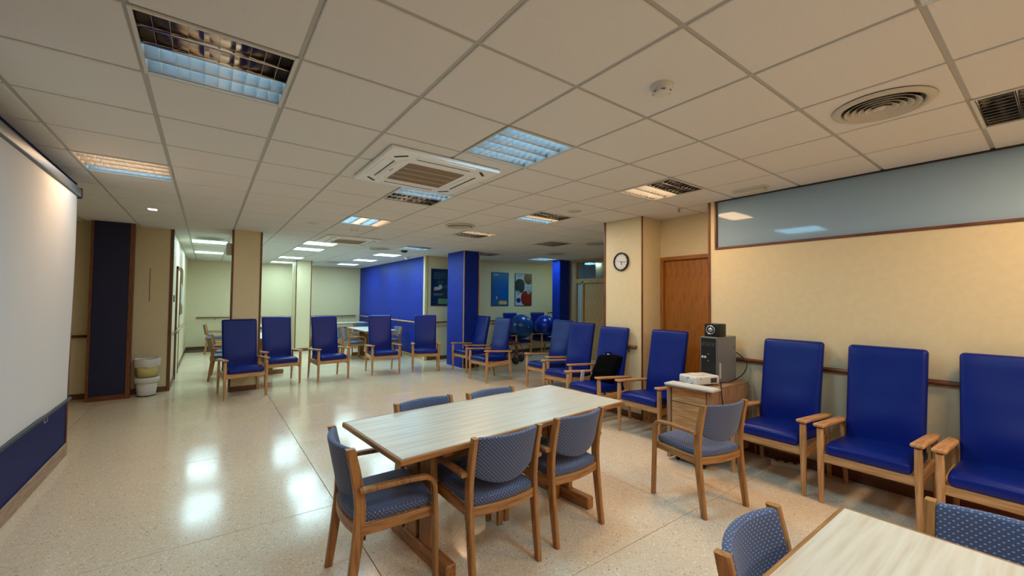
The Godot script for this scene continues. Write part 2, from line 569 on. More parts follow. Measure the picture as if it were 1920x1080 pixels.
func in_room(p: Vector3) -> bool:
	var m := 0.32
	if p.x > -1.06 - m and p.x < 4.5 + m and p.z > -8.75 - m and p.z < 3.0 + m:
		return true
	if p.x > -2.3 and p.x < 0 and p.z > -8.75 - m and p.z < -5.5:
		return true
	if p.x > -0.47 - m and p.x < 4.45 + m and p.z > -15.3 - m and p.z < -8.4:
		return true
	return p.x > 4.2 and p.x < 10.5 and p.z > -9.65 - m and p.z < -3.6 + m

var holes := {}
func ceiling():
	var c := struct("ceiling")
	strip(c, "ceiling_slab", Vector3(-2.5, CEIL + 0.125, -15.5), Vector3(10.6, CEIL + 0.3, 3.2), M.slab)
	for h in [[1, 1], [0, 5], [4, 1], [4, 4], [4, 7], [7, 1], [7, 4], [7, 7], [10, 7], [7, 11], [13, 11], [10, 11], [7, -3], [4, -3], [1, -3], [1, -6], [4, -6], [7, -6]]:
		holes[Vector2i(h[0], h[1])] = true
	for h in [[1, 14], [1, 18], [4, 12], [4, 14], [4, 18], [4, 21], [7, 14], [7, 17], [7, 20], [16, 11]]:
		holes[Vector2i(h[0], h[1])] = true
	var tile := box(Vector3(0.578, 0.016, 0.578), 0.004)
	var cam: Camera3D = get_node("camera")
	var inv := cam.transform.affine_inverse()
	var seen := []
	var rest := begin()
	var rest_n := 0
	for u in range(-3, 19):
		for v in range(-8, 24):
			var p := cell(u, v)
			if holes.has(Vector2i(u, v)) or not in_room(p):
				continue
			var q := inv * p
			var ok := false
			for dx in [-0.3, 0.3]:
				for dz in [-0.3, 0.3]:
					var k := inv * (p + Vector3(dx, 0, dz))
					if k.z < -0.1 and absf(k.x / -k.z) < 1.25 and k.y / -k.z < 0.71:
						ok = true
			if ok:
				seen.append([-q.z, p])
			else:
				cbox(rest, p + Vector3(0, 0.008, 0), Vector3(0.578, 0.016, 0.578), 0.004)
				rest_n += 1
	seen.sort_custom(func(a, b): return a[0] < b[0])
	for i in seen.size():
		if i < 298:
			put(c, "ceiling_tile", tile, M.tile, seen[i][1] + Vector3(0, 0.008, 0))
		else:
			cbox(rest, seen[i][1] + Vector3(0, 0.008, 0), Vector3(0.578, 0.016, 0.578), 0.004)
			rest_n += 1
	var r := put(c, "further_ceiling_tiles", done(rest), M.tile)
	r.set_meta("kind", "stuff")
	print("tiles in view ", seen.size(), " rest ", rest_n)
	# the grid the tiles hang in
	for u in range(-2, 20):
		var x := -0.881 + T * u
		strip(c, "grid_bar", Vector3(x - 0.012, CEIL + 0.007, -15.45), Vector3(x + 0.012, CEIL + 0.03, 3.15), M.bar, 0.002)
	for v in range(-7, 24):
		var z := -1.5116 - T * v
		strip(c, "grid_bar", Vector3(-2.4, CEIL + 0.0075, z - 0.012), Vector3(10.5, CEIL + 0.029, z + 0.012), M.bar, 0.002)

# ---------- ceiling fixtures ----------
const COOL := Color(0.57, 0.85, 1.0)
const WARM := Color(1.0, 0.83, 0.64)
const NEUT := Color(0.78, 0.96, 1.0)
var shared := {}

func area_light(parent: Node3D, at: Vector3, size: Vector2, c: Color, e: float):
	var l := AreaLight3D.new()
	l.name = numbered("lamp_light", parent)
	parent.add_child(l)
	l.position = at
	l.rotation_degrees.x = -90
	l.area_size = size
	l.light_color = c
	l.light_energy = e
	l.area_range = 30.0
	l.shadow_enabled = true

func louvre(u: int, v: int, rows: Array, e: float, label: String, turn := 0.0, tube_glow := 12.0):
	var t := thing("louvre_light", label, "ceiling light", cell(u, v), turn, "")
	if not shared.has("rim"):
		var st := begin()
		for s in [-1, 1]:
			cbox(st, Vector3(s * 0.2895, 0.001, 0), Vector3(0.016, 0.012, 0.595), 0.002)
			cbox(st, Vector3(0, 0.001, s * 0.2895), Vector3(0.563, 0.012, 0.016), 0.002)
		shared.rim = done(st)
		st = begin()
		cbox(st, Vector3(0, 0.108, 0), Vector3(0.59, 0.006, 0.59), 0.001)
		for s in [-1, 1]:
			cbox(st, Vector3(s * 0.294, 0.058, 0), Vector3(0.004, 0.1, 0.59), 0.001)
			cbox(st, Vector3(0, 0.058, s * 0.294), Vector3(0.584, 0.1, 0.004), 0.001)
		shared.pan = done(st)
		# trough: two curved mirror sides that meet at the top
		st = begin(true)
		for s in [-1.0, 1.0]:
			var rings := []
			for k in 7:
				var a := float(k) / 6.0
				var z: float = s * (0.066 - 0.052 * a * a)
				var y := 0.006 + 0.075 * a
				rings.append([Vector3(-0.285, y, z), Vector3(0.285, y, z), Vector3(0.285, y, z + s * 0.0015), Vector3(-0.285, y, z + s * 0.0015)])
			loft(st, rings)
		shared.trough = done(st)
		shared.lamp = tube([Vector3(-0.28, 0.068, 0), Vector3(-0.1, 0.068, 0), Vector3(0.1, 0.068, 0), Vector3(0.28, 0.068, 0)], 0.0125, 10)
		shared.blade = box(Vector3(0.0016, 0.05, 0.126), 0.0003)
	put(t, "rim", shared.rim, M.white)
	put(t, "pan", shared.pan, M.white)
	for i in 4:
		var z := 0.2115 - 0.141 * i
		var lit: bool = rows[i] != null
		var tr := put(t, "louvre_row", shared.trough, M.louvre if lit else M.mirror, Vector3(0, 0, z))
		var m: Material = M.tube_off
		if lit:
			var key: String = "glow" + str(rows[i]) + str(tube_glow)
			if not M.has(key):
				M[key] = glow(rows[i], tube_glow)
			m = M[key]
		put(tr, "lamp_tube", shared.lamp, m)
		for k in 11:
			put(tr, "blade", shared.blade, M.louvre if lit else M.mirror, Vector3(-0.285 + 0.057 * (k if k > 0 else 0.02), 0.031, 0))
	var i0 := -1
	for i in 5:
		var lit2: bool = i < 4 and rows[i] != null
		if lit2 and i0 < 0:
			i0 = i
		var breaks: bool = i0 >= 0 and (not lit2 or rows[i] != rows[i0])
		if breaks:
			area_light(t, Vector3(0, -0.008, 0.282 - 0.141 * (i0 + i) / 2.0), Vector2(0.55, 0.141 * (i - i0) - 0.02), rows[i0], e * (i - i0) * (0.88 if rows[i0] == COOL else 1.0))
			i0 = i if lit2 else -1
	return t

func panel(u: int, v: int, label: String, e: float, c := NEUT):
	var t := thing("panel_light", label, "ceiling light", cell(u, v), 0.0, "lit white panels in the far part of the ceiling")
	if not shared.has("panel"):
		shared.panel = softbox(Vector3(0.286, 0.006, 0.286), 0.005)
		M.panel_glow = glow(c, 3.0)
	put(t, "rim", shared.rim, M.white)
	put(t, "pan", shared.pan, M.white)
	put(t, "diffuser", shared.panel, M.panel_glow, Vector3(0, 0.008, 0))
	area_light(t, Vector3(0, -0.01, 0), Vector2(0.56, 0.56), c, e)

func fixtures():
	var C := COOL
	var W := WARM
	var N = null
	var E1 := 0.62
	louvre(1, 1, [N, N, C, C], E1 * 0.7, "louvre light half dark mirror, half lit blue, above the terrazzo near the screen", 0.0, 3.6)
	louvre(0, 5, [W, W, W, C], E1 * 0.4, "warm lit louvre light next to the projection screen", 0.0, 9.0)
	louvre(4, 1, [C, C, C, C], E1, "fully lit cyan louvre light beside the cassette air conditioner", 0.0, 5.0)
	louvre(4, 4, [C, C, N, N], E1 * 0.6, "half lit blue louvre light just beyond the nearest air conditioner", 0.0, 6.0)
	louvre(4, 7, [W, C, Color(1, 0.97, 0.9), C], E1 * 0.5, "louvre light with blue, white and orange lit stripes", 90.0, 12.0)
	louvre(7, 1, [N, N, W, W], E1 * 1.35, "half lit warm orange louvre light by the glass band", 0.0, 9.0)
	louvre(7, 4, [N, N, W, C], E1 * 1.7, "half lit louvre light, one row warm and one row blue", 0.0, 9.0)
	louvre(7, 7, [W, W, N, N], E1, "half lit warm louvre light beside a round air diffuser", 0.0, 9.0)
	louvre(10, 7, [N, N, N, N], E1, "unlit grey louvre light between the room's two diffusers")
	louvre(7, 11, [N, N, C, C], E1 * 1.3, "half lit pale blue louvre light near the blue wall")
	louvre(10, 11, [N, N, N, N], E1, "unlit louvre light behind the blue pillar")
	louvre(13, 11, [C, C, C, C], E1 * 0.5, "lit blue white louvre light above the poster wall")
	louvre(7, -3, [W, W, N, N], E1 * 1.25, "louvre light with a dark grey grille next to the ringed round diffuser")
	louvre(4, -3, [C, C, C, C], E1, "lit louvre light a row behind the smoke detector")
	louvre(1, -3, [W, W, W, W], E1 * 0.5, "lit louvre light above the near end of the screen wall")
	louvre(1, -6, [C, C, W, W], E1 * 0.6, "lit louvre light at the back wall by the screen")
	louvre(4, -6, [W, W, C, C], E1 * 0.8, "lit louvre light in the middle of the back row")
	louvre(7, -6, [W, W, W, W], E1, "lit louvre light at the back wall by the glass band")
	var far := 1.7
	for p in [[1, 14, "first white ceiling panel in the corridor beside the pillar"], [1, 18, "second white ceiling panel further down the corridor"], [4, 12, "white panel directly beyond the second air conditioner"], [4, 14, "second white panel beyond the second air conditioner"], [4, 18, "third white panel of the middle row, before the far pillar"], [4, 21, "last white panel of the middle row, by the far wall"], [7, 14, "first white panel along the blue wall"], [7, 17, "second white panel along the blue wall"], [7, 20, "third white panel along the blue wall"]]:
		panel(p[0], p[1], p[2], far)
	panel(16, 11, "white panel in the room behind the transom", 1.5)
	# small downlight
	var d := thing("downlight", "small square white downlight near the navy panel box", "ceiling light", cell(0, 8.4))
	put(d, "rim", box(Vector3(0.11, 0.008, 0.11), 0.002), M.white, Vector3(0, -0.004, 0))
	put(d, "lamp_lens", softbox(Vector3(0.042, 0.006, 0.042), 0.005), glow(Color(1, 0.98, 0.93), 6.0), Vector3(0, -0.008, 0))
	area_light(d, Vector3(0, -0.018, 0), Vector2(0.08, 0.08), Color(1, 0.96, 0.88), 0.15)
	cassette(Vector3(-0.881 + T * 3.98, CEIL, -1.5116 - T * 3.04), "white four way cassette air conditioner close to the cyan louvre light")
	cassette(Vector3(-0.881 + T * 5.0, CEIL, -1.5116 - T * 10.9), "white cassette air conditioner further back, beside the lit panels")
	var first := true
	for q in [[6, -2, "large round ringed air diffuser set in its dusty tile, by the glass band"], [6, 6, "round air diffuser beside the half lit warm louvre light"], [6, 12, "round air diffuser near the row of panels along the blue wall"], [1, 13, "round air diffuser in the corridor ceiling"], [6, 19, "round air diffuser close to the far wall"], [11, 6, "round air diffuser beyond the clock pillar"], [12, 9, "round air diffuser above the gym balls"]]:
		diffuser(cell(q[0], q[1]), q[2])
	detector(cell(4.06, -0.97), "white round smoke detector next to the large ringed diffuser", 0.05)
	detector(cell(4.05, 8.2), "white smoke detector in front of the second air conditioner", 0.05)
	for q in [[3, 8, "flat round ceiling loudspeaker in front of the yellow pillar"], [7, 3, "flat round ceiling loudspeaker beside the two coloured louvre light"]]:
		var s := thing("ceiling_speaker", q[2], "loudspeaker", cell(q[0], q[1]))
		put(s, "grille", lathe([Vector2(0.0005, -0.006), Vector2(0.075, -0.006), Vector2(0.08, -0.003)], 24), M.offwhite)
		put(s, "flange", lathe([Vector2(0.08, -0.007), Vector2(0.095, -0.006), Vector2(0.1, 0.0)], 24), M.white)
	var em := thing("emergency_light", "slim white emergency light on the ceiling against the glass band", "emergency light", cell(8.04, 0.05))
	put(em, "base", box(Vector3(0.11, 0.012, 0.30), 0.003), M.white, Vector3(0, -0.006, 0))
	put(em, "cover", softbox(Vector3(0.045, 0.022, 0.135), 0.014), M.offwhite, Vector3(0, -0.026, 0))
	var sp := thing("sprinkler", "small sprinkler head on the ceiling before the wooden door", "sprinkler", cell(8.5, 1.6))
	put(sp, "stem", lathe([Vector2(0.0005, -0.03), Vector2(0.012, -0.03), Vector2(0.012, -0.006), Vector2(0.025, -0.004), Vector2(0.028, 0)], 14), M.metal)
	put(sp, "deflector", lathe([Vector2(0.0005, -0.036), Vector2(0.017, -0.036), Vector2(0.017, -0.032), Vector2(0.0005, -0.032)], 14), M.metal)
	var bk := thing("ceiling_sensor", "black round sensor on the ceiling before the blue wall", "sensor", cell(6.95, 12.0))
	put(bk, "dome", lathe([Vector2(0.0005, -0.05), Vector2(0.05, -0.042), Vector2(0.075, -0.02), Vector2(0.08, 0)], 18), M.black)
	var cm := thing("ceiling_sensor", "white motion sensor on the ceiling near the blue wall", "sensor", cell(7.95, 14.2))
	put(cm, "dome", lathe([Vector2(0.0005, -0.07), Vector2(0.04, -0.06), Vector2(0.06, -0.02), Vector2(0.075, 0)], 18), M.white)

func detector(at: Vector3, label: String, r: float):
	var t := thing("smoke_detector", label, "smoke detector", at)
	put(t, "base", lathe([Vector2(0.03, -0.022), Vector2(r + 0.004, -0.022), Vector2(r + 0.006, -0.004), Vector2(r + 0.008, 0.0)], 28), M.white)
	put(t, "head", lathe([Vector2(0.0005, -0.052), Vector2(r * 0.62, -0.05), Vector2(r * 0.86, -0.042), Vector2(r * 0.94, -0.03), Vector2(r, -0.02)], 28), M.white)
	for a in [0.4, 1.4, 2.4, 3.4, 4.4, 5.4]:
		put(t, "slot", box(Vector3(0.018, 0.004, 0.003), 0.0005), M.black, Vector3(cos(a) * r * 0.9, -0.0385, sin(a) * r * 0.9), Vector3(0, -a + PI / 2, 0))

func diffuser(at: Vector3, label: String):
	var t := thing("round_diffuser", label, "air vent", at, 0.0, "round air diffusers in the ceiling")
	if not shared.has("vent_flange"):
		shared.vent_flange = lathe([Vector2(0.175, 0.03), Vector2(0.178, -0.004), Vector2(0.19, -0.014), Vector2(0.215, -0.008), Vector2(0.222, 0.0)], 40)
		shared.vent_rings = []
		for k in 5:
			var r := 0.165 - 0.031 * k
			shared.vent_rings.append(lathe([Vector2(r - 0.026, 0.012), Vector2(r - 0.008, -0.002), Vector2(r, -0.008), Vector2(r + 0.001, -0.006), Vector2(r - 0.008, 0.001), Vector2(r - 0.025, 0.0145)], 36))
		shared.vent_back = lathe([Vector2(0.0005, 0.011), Vector2(0.18, 0.011)], 24)
		shared.vent_hub = lathe([Vector2(0.0005, -0.01), Vector2(0.012, -0.008), Vector2(0.02, 0.004)], 20)
	# the throat stands below the tile face
	put(t, "flange", shared.vent_flange, M.offwhite, Vector3(0, -0.006, 0))
	for k in 5:
		put(t, "ring", shared.vent_rings[k], M.offwhite, Vector3(0, -0.014, 0))
	put(t, "hub", shared.vent_hub, M.white, Vector3(0, -0.014, 0))
	put(t, "throat", shared.vent_back, M.black, Vector3(0, -0.0125, 0))

func cassette(at: Vector3, label: String):
	var t := thing("air_conditioner", label, "air conditioner", at)
	put(t, "panel", softbox(Vector3(0.475, 0.0175, 0.475), 0.014, Vector3i(1, 1, 1)), M.acwhite, Vector3(0, -0.0176, 0))
	# raised ring that carries the flaps
	var st := begin()
	var ring := []
	for k in 33:
		var a := TAU * k / 32.0
		var sq := pow(pow(absf(cos(a)), 6.0) + pow(absf(sin(a)), 6.0), -1.0 / 6.0)
		ring.append(Vector3(cos(a) * sq, 0, sin(a) * sq))
	for k in 32:
		var a: Vector3 = ring[k]
		var b: Vector3 = ring[k + 1]
		var y := -0.045
		var ai := a * 0.30 + Vector3(0, y, 0)
		var bi := b * 0.30 + Vector3(0, y, 0)
		var ao := a * 0.335 + Vector3(0, y, 0)
		var bo := b * 0.335 + Vector3(0, y, 0)
		var ae := a * 0.352 + Vector3(0, -0.034, 0)
		var be := b * 0.352 + Vector3(0, -0.034, 0)
		poly(st, [ai, bi, bo, ao], Vector3.DOWN)
		poly(st, [ao, bo, be, ae], Vector3.DOWN + (a + b) * 0.5)
		var af := a * 0.295 + Vector3(0, -0.034, 0)
		var bf := b * 0.295 + Vector3(0, -0.034, 0)
		poly(st, [ai, bi, bf, af], -(a + b))
	put(t, "intake_surround", done(st), M.acwhite)
	# intake grille: dark field with bars
	var g := put(t, "intake_grille", box(Vector3(0.50, 0.004, 0.50), 0.001), M.slat, Vector3(0, -0.037, 0))
	for k in 3:
		put(g, "bar", box(Vector3(0.50, 0.006, 0.008), 0.001), M.offwhite, Vector3(0, -0.004, -0.125 + 0.125 * k))
	var slat := box(Vector3(0.50, 0.004, 0.003), 0.0005)
	for k in 36:
		put(g, "slat", slat, M.slat, Vector3(0, -0.0035, -0.245 + 0.014 * k))
	for k in 4:
		var a := PI / 2 * k
		var flap := put(t, "flap", softbox(Vector3(0.245, 0.004, 0.036), 0.0035), M.acwhite, Vector3(sin(a) * 0.408, -0.036, cos(a) * 0.408), Vector3(0.0, a, 0.0))
		put(flap, "air_slot", box(Vector3(0.47, 0.003, 0.009), 0.001), M.black, Vector3(0, -0.003, -0.043))
		var ca := a + PI / 4
		put(t, "corner_outlet", softbox(Vector3(0.055, 0.003, 0.011), 0.0028), M.darkgrey, Vector3(sin(ca) * 0.505, -0.036, cos(ca) * 0.505), Vector3(0, ca, 0))
	for k in 3:
		put(t, "indicator", box(Vector3(0.012, 0.003, 0.012), 0.001), M.grey, Vector3(-0.315, -0.046, 0.06 - 0.03 * k))

# ---------- things on walls ----------
func rail(label: String, a: Vector3, b: Vector3, out: Vector3, m: Material, n := 3):
	var t := thing("handrail", label, "handrail")
	put(t, "rail", tube([a, a.lerp(b, 0.33), a.lerp(b, 0.66), b], 0.021, 10), m)
	for k in n:
		var p := a.lerp(b, (k + 0.5) / n)
		put(t, "bracket", tube(curve([p + Vector3(0, -0.018, 0), p + Vector3(0, -0.06, 0) - out * 0.015, p + Vector3(0, -0.075, 0) - out * 0.062], 3), 0.007), M.grey)
	return t

func poster(label: String, x0: float, x1: float, tex: ImageTexture):
	var t := thing("poster", label, "poster", Vector3((x0 + x1) / 2, 1.84, -9.645))
	var w := x1 - x0
	put(t, "frame", box(Vector3(w, 0.95, 0.018), 0.003), M.darkgrey, Vector3(0, 0, 0.007))
	var m := mat(Color.WHITE, 0.25)
	m.albedo_texture = tex
	var q := QuadMesh.new()
	q.size = Vector2(w - 0.03, 0.92)
	put(t, "print", q, m, Vector3(0, 0, 0.0172))

func img_rect(im: Image, r: Rect2i, c: Color):
	im.fill_rect(r, c)

func blob(im: Image, cx: float, cy: float, rx: float, ry: float, c: Color, pw := 2.0):
	for y in range(maxi(0, int(cy - ry)), mini(im.get_height(), int(cy + ry) + 1)):
		for x in range(maxi(0, int(cx - rx)), mini(im.get_width(), int(cx + rx) + 1)):
			if pow(absf((x - cx) / rx), pw) + pow(absf((y - cy) / ry), pw) <= 1.0:
				im.set_pixel(x, y, c)

func wall_things():
	# clock
	var c := thing("wall_clock", "round black framed wall clock on the yellow pillar", "clock", Vector3(4.52, 2.06, -3.62), -90.0)
	var turned := Vector3(PI / 2, 0, 0)
	put(c, "face", lathe([Vector2(0.0005, 0.012), Vector2(0.11, 0.012), Vector2(0.11, 0.0)], 40, false), M.white, Vector3.ZERO, Vector3(PI / 2, 0, 0))
	put(c, "rim", lathe([Vector2(0.125, 0.0), Vector2(0.126, 0.02), Vector2(0.118, 0.03), Vector2(0.106, 0.024), Vector2(0.103, 0.012)], 40), M.black, Vector3.ZERO, turned)
	put(c, "dial", lathe([Vector2(0.105, 0.0115), Vector2(0.105, 0.0135), Vector2(0.0005, 0.0135)], 40, false), M.white, Vector3.ZERO, turned)
	for k in 12:
		var a := TAU * k / 12.0
		put(c, "hour_mark", box(Vector3(0.005, 0.014 if k % 3 else 0.02, 0.001), 0.0002), M.black, Vector3(sin(a) * 0.088, cos(a) * 0.088, 0.0145), Vector3(0, 0, -a))
	for hnd in [[0.055, 0.009, 158.0, "hour_hand"], [0.08, 0.006, 98.0, "minute_hand"], [0.085, 0.002, 285.0, "second_hand"]]:
		var a := deg_to_rad(hnd[2])
		put(c, hnd[3], box(Vector3(hnd[1], hnd[0], 0.0015), 0.0003), M.black, Vector3(sin(a) * hnd[0] * 0.42, cos(a) * hnd[0] * 0.42, 0.0165), Vector3(0, 0, -a))
	# handrails
	rail("wooden handrail along the yellow wall behind the armchairs", Vector3(4.472, 0.93, -2.2), Vector3(4.472, 0.93, 2.6), Vector3.LEFT, M.trim_z, 6)
	rail("short wooden handrail on the clock pillar", Vector3(4.492, 0.93, -3.36), Vector3(4.492, 0.93, -3.86), Vector3.LEFT, M.trim_z, 2)
	rail("dark handrail on the poster wall before the blue pillar", Vector3(4.5, 0.95, -9.59), Vector3(5.55, 0.95, -9.59), Vector3.BACK, M.trim_x, 2)
	rail("dark handrail on the wall behind the gym balls", Vector3(5.7, 0.95, -9.59), Vector3(8.0, 0.95, -9.59), Vector3.BACK, M.trim_x, 3)
	rail("pale handrail along the blue wall", Vector3(4.39, 0.93, -9.75), Vector3(4.39, 0.93, -15.15), Vector3.LEFT, M.beech_z, 5)
	rail("grey brown handrail on the far wall between corridor and pillar", Vector3(-0.25, 0.93, -15.24), Vector3(4.3, 0.93, -15.24), Vector3.BACK, M.desk_x, 5)
	rail("handrail on the corridor wall", Vector3(-0.41, 0.93, -8.95), Vector3(-0.41, 0.93, -12.0), Vector3.RIGHT, M.desk_z, 3)
	rail("wooden handrail in the niche beside the navy panel box", Vector3(-2.1, 0.93, -8.69), Vector3(-1.42, 0.93, -8.69), Vector3.BACK, M.trim_x, 1)
	rail("lower handrail in the niche behind the screen", Vector3(-2.14, 0.62, -6.0), Vector3(-2.14, 0.62, -8.6), Vector3.RIGHT, M.trim_z, 2)
	# posters
	var im := Image.create(150, 234, false, Image.FORMAT_RGB8)
	for y in 234:
		for x in 150:
			im.set_pixel(x, y, Color(0.05, 0.14, 0.28).lerp(Color(0.06, 0.24, 0.30), float(x) / 150.0))
	for k in 5:
		img_rect(im, Rect2i(14, 22 + k * 9, [96, 110, 88, 100, 60][k], 3), Color(0.28, 0.40, 0.50))
	for k in 4:
		img_rect(im, Rect2i(40 + 40 * int(k > 1), 78 + k * 13, 50 - 4 * k, 3), Color(0.33, 0.46, 0.55))
	blob(im, 42, 124, 26, 11, Color(0.68, 0.68, 0.66))
	blob(im, 66, 114, 14, 15, Color(0.70, 0.70, 0.68))
	blob(im, 24, 132, 9, 9, Color(0.62, 0.45, 0.38))
	for k in 2:
		img_rect(im, Rect2i(14, 158 + k * 8, 78 - 14 * k, 3), Color(0.45, 0.55, 0.62))
	blob(im, 86, 207, 36, 17, Color(0.42, 0.58, 0.52), 6.0)
	blob(im, 86, 207, 30, 11, Color(0.36, 0.55, 0.30), 4.0)
	poster("dark blue framed poster with a white shape and green box", 4.56, 5.14, ImageTexture.create_from_image(im))
	im = Image.create(150, 234, false, Image.FORMAT_RGB8)
	for y in 234:
		for x in 150:
			im.set_pixel(x, y, Color(0.30, 0.47, 0.62).lerp(Color(0.04, 0.33, 0.60), minf(1.0, y / 110.0)))
	img_rect(im, Rect2i(14, 12, 46, 6), Color(0.62, 0.70, 0.76))
	for k in 9:
		img_rect(im, Rect2i(24, 34 + k * 14, 96 - (k % 3) * 14, 2), Color(0.16, 0.46, 0.68))
	blob(im, 42, 178, 7, 12, Color(0.60, 0.62, 0.58))
	blob(im, 52, 200, 14, 12, Color(0.24, 0.34, 0.38))
	blob(im, 34, 216, 16, 16, Color(0.10, 0.36, 0.52))
	blob(im, 100, 214, 38, 14, Color(0.80, 0.66, 0.36), 4.0)
	poster("bright blue framed poster with a small orange label", 6.40, 6.99, ImageTexture.create_from_image(im))
	im = Image.create(150, 234, false, Image.FORMAT_RGB8)
	im.fill(Color(0.66, 0.70, 0.74))
	img_rect(im, Rect2i(12, 10, 58, 4), Color(0.45, 0.5, 0.56))
	img_rect(im, Rect2i(12, 18, 44, 3), Color(0.45, 0.5, 0.56))
	blob(im, 120, 28, 42, 48, Color(0.33, 0.22, 0.13))
	blob(im, 40, 88, 44, 52, Color(0.11, 0.19, 0.19), 2.6)
	blob(im, 112, 180, 62, 56, Color(0.50, 0.11, 0.08), 2.5)
	blob(im, 24, 140, 14, 18, Color(0.55, 0.56, 0.54))
	blob(im, 122, 134, 18, 14, Color(0.62, 0.55, 0.48))
	for k in 5:
		img_rect(im, Rect2i(96, 92 + k * 8, 42, 2), Color(0.45, 0.5, 0.56))
	blob(im, 28, 196, 21, 18, Color(0.08, 0.18, 0.45))
	poster("framed white poster with brown, green and red blobs", 7.22, 7.85, ImageTexture.create_from_image(im))
	# projection screen
	var s := thing("projection_screen", "large white pull-down projection screen hanging before the blue wall", "projection screen", Vector3(-0.98, 0, 0))
	put(s, "housing", softbox(Vector3(0.035, 0.045, 1.45), 0.02), M.grey, Vector3(-0.01, 2.47, -3.95))
	put(s, "end_cap", softbox(Vector3(0.04, 0.05, 0.012), 0.011), M.black, Vector3(-0.01, 2.47, -5.41))
	var wave := func(p: Vector3) -> Vector3:
		var down := clampf((0.9 - p.y) / 1.8, 0.0, 1.0)
		var fold := 4.0 * down * (1.0 - down) + 0.25 * down
		p.x += 0.009 * sin(p.z * 5.2 + 0.8 + 0.5 * p.y) * fold + 0.004 * sin(p.z * 13.0 + p.y) * fold
		p.z += 0.05 * down * down * (1.0 if p.z < 0 else 0.0) * smoothstep(0.6, 1.38, absf(p.z))
		return p
	var sheet := softbox(Vector3(0.0015, 0.92, 1.38), 0.0012, Vector3i(1, 18, 60), wave)
	put(s, "canvas", sheet, M.canvas, Vector3(0.008, 1.53, -3.95))
	put(s, "bottom_bar", tube([Vector3(0.008, 0.605, -5.36), Vector3(0.008, 0.605, -4.4), Vector3(0.008, 0.605, -3.4), Vector3(0.008, 0.605, -2.56)], 0.017, 10), M.darkgrey)
	put(s, "pull_ring", tube(curve([Vector3(0.006, 0.59, -4.72), Vector3(0.006, 0.555, -4.74), Vector3(0.006, 0.555, -4.66), Vector3(0.006, 0.59, -4.68)], 4), 0.003), M.metal)
	# corridor wall things
	var nb := thing("notice_board", "dark framed notice board with papers on the corridor wall", "notice board", Vector3(-0.468, 1.55, -11.6), 90.0)
	put(nb, "board", box(Vector3(0.9, 1.0, 0.02), 0.003), M.trim_y, Vector3(0, 0.1, 0.01))
	put(nb, "paper", box(Vector3(0.3, 0.42, 0.002), 0.0005), M.white, Vector3(-0.25, 0.05, 0.023))
	put(nb, "paper", box(Vector3(0.3, 0.42, 0.002), 0.0005), M.white, Vector3(0.2, 0.0, 0.023))
	var d3 := struct("door_3")
	d3.set_meta("label", "brown framed door in the corridor wall")
	strip(d3, "door_leaf", Vector3(-0.472, 0.005, -10.7), Vector3(-0.45, 2.05, -9.9), M.yellow)
	for z in [-10.75, -9.9]:
		strip(d3, "door_frame", Vector3(-0.475, 0, z), Vector3(-0.44, 2.1, z + 0.05), M.trim_y)
	strip(d3, "door_frame", Vector3(-0.475, 2.05, -10.75), Vector3(-0.44, 2.1, -9.85), M.trim_z)
	var sw := thing("wall_switch", "small grey switch plate on the corridor wall", "switch", Vector3(-0.468, 1.5, -9.3), 90.0)
	put(sw, "plate", softbox(Vector3(0.04, 0.06, 0.008), 0.006), M.grey, Vector3(0, 0, 0.006))
	put(sw, "rocker", box(Vector3(0.03, 0.04, 0.006), 0.001), M.offwhite, Vector3(0, 0, 0.014))
	var sp := thing("wall_speaker", "small pale loudspeaker mounted on the side of the yellow pillar", "loudspeaker", Vector3(0.325, 2.33, -8.32), -90.0)
	put(sp, "cabinet", softbox(Vector3(0.06, 0.10, 0.04), 0.02), M.white, Vector3(0, 0, 0.05))
	put(sp, "bracket", box(Vector3(0.04, 0.05, 0.03), 0.002), M.grey, Vector3(0, 0, 0.006))
	put(sp, "grille", softbox(Vector3(0.05, 0.088, 0.004), 0.0035), M.offwhite, Vector3(0, 0, 0.088))

